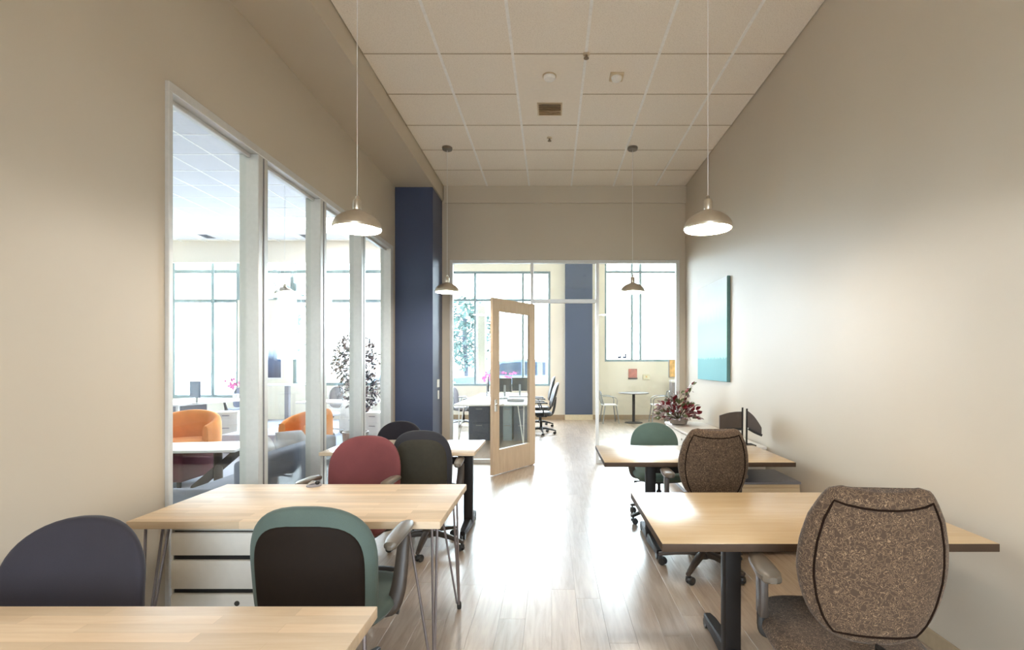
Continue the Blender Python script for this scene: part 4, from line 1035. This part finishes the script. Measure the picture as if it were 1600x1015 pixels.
# cafe table and two metal chairs
t = thing('cafe_table', 'small grey pedestal table below the high street window', 'table', (2.02, 12.05, 0))
obj('tabletop', lathe(BM(), [(.36, .72), (.375, .728), (.375, .745), (.36, .75)], 32), M['table_grey'], t)
obj('column', lathe(BM(), [(.035, .02), (.035, .72)], 14), M['black_metal'], t); obj('base', lathe(BM(), [(.22, 0), (.22, .012), (.05, .03)], 24), M['black_metal'], t)
def cafe_chair(x, y, rz, lab):
    t = thing('cafe_chair', lab, 'chair', (x, y, 0), rz, 'white metal cafe chairs')
    obj('seat', box(BM(), -.19, .19, -.18, .18, .43, .46, .012, 2), M['whitetop'], t)
    for sx_, sy_ in ((-1, 1), (1, 1), (-1, -1), (1, -1)):
        obj('leg', tube(BM(), [(sx_ * .16, sy_ * .14, .435), (sx_ * .22, sy_ * .20, 0)], .014, 8), M['pale_steel'], t)
    bm = BM(); tube(bm, arcpts([(-.17, -.16, .45), (-.19, -.22, .62), (-.16, -.24, .76), (0, -.26, .79), (.16, -.24, .76), (.19, -.22, .62), (.17, -.16, .45)], 4), .011, 8)
    obj('back_frame', bm, M['pale_steel'], t)
    for dx in (-.06, .06): obj('slat', tube(BM(), [(dx, -.165, .45), (dx * 1.2, -.25, .78)], .009, 6), M['pale_steel'], t)
    obj('arm', tube(BM(), arcpts([(-.18, -.2, .66), (-.22, .0, .66), (-.2, .14, .60), (-.18, .15, .45)], 4), .010, 8), M['pale_steel'], t); obj('arm', tube(BM(), arcpts([(.18, -.2, .66), (.22, .0, .66), (.2, .14, .60), (.18, .15, .45)], 4), .010, 8), M['pale_steel'], t)
cafe_chair(1.42, 12.05, R(-85), 'white metal cafe chair on left side of pedestal table')
cafe_chair(2.63, 12.05, R(88), 'white metal cafe chair on right side of table, half behind plant')
t = thing('wall_notice', 'coral square panel on the wall above cafe table', 'notice', (2.12, YW, 1.19)); obj('panel', box(BM(), -.11, .11, -.03, 0, -.13, .13, .004, 1), M['red_box'], t, smooth=0); obj('holder', box(BM(), -.12, .12, -.04, 0, -.14, -.10, .003, 1), M['leather'], t, smooth=0)
t = thing('wall_box', 'small cream box beside the coral wall panel', 'wall box', (2.47, YW, 1.10)); obj('cover', box(BM(), -.085, .085, -.05, 0, -.06, .07, .008, 2), M['cream_box'], t); obj('dial', box(BM(), -.02, .02, -.055, -.05, -.005, .03), M['orange_pic'], t, smooth=0)
t = thing('amber_print', 'amber wall print at far right near the jamb', 'picture', (3.2, YW, 1.33)); obj('frame', box(BM(), -.14, .14, -.03, 0, -.24, .24, .004, 1), M['file_mid'], t, smooth=0); obj('print', box(BM(), -.12, .12, -.034, -.03, -.22, .22), M['orange_pic'], t, smooth=0)
t = thing('water_dispenser', 'grey dispenser standing below the amber print', 'dispenser', (3.2, 12.5, 0)); obj('body', box(BM(), -.16, .16, -.16, .16, 0, .98, .015, 2), M['file_mid'], t); obj('cap', box(BM(), -.165, .165, -.165, .165, .98, 1.04, .01, 2), M['whitetop'], t); obj('tap', box(BM(), -.03, .03, -.20, -.16, .74, .80, .006, 1), M['black'], t)

# ------------------------------------------------------------------ outside
bm = BM(); box(bm, -60, 60, YW + .25, 90, -.4, -.1); box(bm, -60, XLL - .12, -40, YW + .25, -.4, -.1); box(bm, XLL - .12, 60, -40, YB - .12, -.4, -.1); box(bm, XRR + .12, 60, YB - .12, YW + .25, -.4, -.1)
struct('ground_street', bm, M['asphalt'], 'pale street outside the windows', 'street')
t = thing('outside_post', 'beige exterior post outside the window left of the door', 'post', (-1.98, 13.9, -.1))
obj('shaft', box(BM(), -.11, .11, -.11, .11, .2, 3.2, .01, 1), M['stone_post'], t); obj('plinth', box(BM(), -.16, .16, -.16, .16, 0, .2, .01, 1), M['stone_post'], t)
def street_tree(x, y, h, r_, lab, seed, n=420, zc=.62):
    t = thing('street_tree', lab, 'tree', (x, y, -.1), 0, 'street trees')
    bm = BM(); tube(bm, arcpts([(0, 0, 0), (.05, 0, h * .3), (-.04, .05, h * .55), (0, 0, h * .8)], 5), .10, 8)
    rr = random.Random(seed)
    for k in range(8): a = k * 2.4; z = h * (.35 + .05 * k); tube(bm, [(0, 0, z), (r_ * .7 * math.cos(a), r_ * .7 * math.sin(a), z + h * .14)], [.04, .012], 6)
    obj('trunk', bm, M['bark'], t)
    f = obj('crown', foliage(n, (0, 0, h * zc), (r_, r_, h * .36), [0], .15, seed), M['tree_leaf'], t, smooth=0); f['kind'] = 'stuff'
street_tree(-3.75, 21.2, 4.6, 1.3, 'leafy street tree outside the window beside the navy column', 11, 1500)
street_tree(-10.2, 19.0, 5.5, .9, 'thin street tree outside the lounge window', 12, 160)
def vehicle(x, y, rz, lab, paint, s=1.0):
    t = thing('car', lab, 'car', (x, y, -.1), rz, 'parked cars')
    def ext(poly, hw, inset, mats, nm, top=None):
        secs = [[Vector((px * s, sy_ * hw * s, pz * s)) for px, pz in poly] for sy_ in (-1, -.96, .96, 1)]
        for k, q in ((0, .97), (3, .97)):
            cx = sum(p.x for p in secs[k]) / len(poly); cz = sum(p.z for p in secs[k]) / len(poly)
            secs[k] = [Vector((cx + (p.x - cx) * q, p.y, cz + (p.z - cz) * q)) for p in secs[k]]
        return obj(nm, loft(BM(), secs), mats, t)
    ext([(-2.25, .45), (-2.3, .75), (-2.2, 1.0), (-1.0, 1.08), (2.2, 1.10), (2.3, .8), (2.25, .42), (1.8, .32), (-1.8, .32)], .92, 0, M[paint], 'body')
    ext([(-1.15, 1.06), (-.45, 1.62), (.2, 1.70), (1.7, 1.66), (2.15, 1.08)], .80, 0, M[paint], 'cabin')
    for sy_ in (-1, 1):
        for poly in (((-.85, 1.12), (-.38, 1.54), (.35, 1.60), (.35, 1.12)), ((.45, 1.12), (.45, 1.60), (1.62, 1.56), (1.9, 1.12))):
            secs = [[Vector((px * s, sy_ * yy * s, pz * s)) for px, pz in poly] for yy in (.79, .815)]
            obj('window', loft(BM(), secs), M['car_dark'], t, smooth=0)
        for px in (-1.4, 1.45):
            c_ = BM(); lathe(c_, [(.08, -.1), (.33, -.1), (.35, -.06), (.35, .08), (.30, .11), (.06, .10)], 24); xform(c_, Matrix.Translation((px * s, sy_ * .84 * s, .35 * s)) @ Matrix.Rotation(R(90), 4, 'X') @ Matrix.Scale(s, 4)); obj('wheel', c_, M['black'], t)
vehicle(-1.5, 19.2, 0, 'blue-grey parked car outside the window behind the door', 'car_paint', 1.02)
vehicle(-5.3, 17.2, R(4), 'silver-blue parked car outside the window beside the navy column', 'car_white', .82)
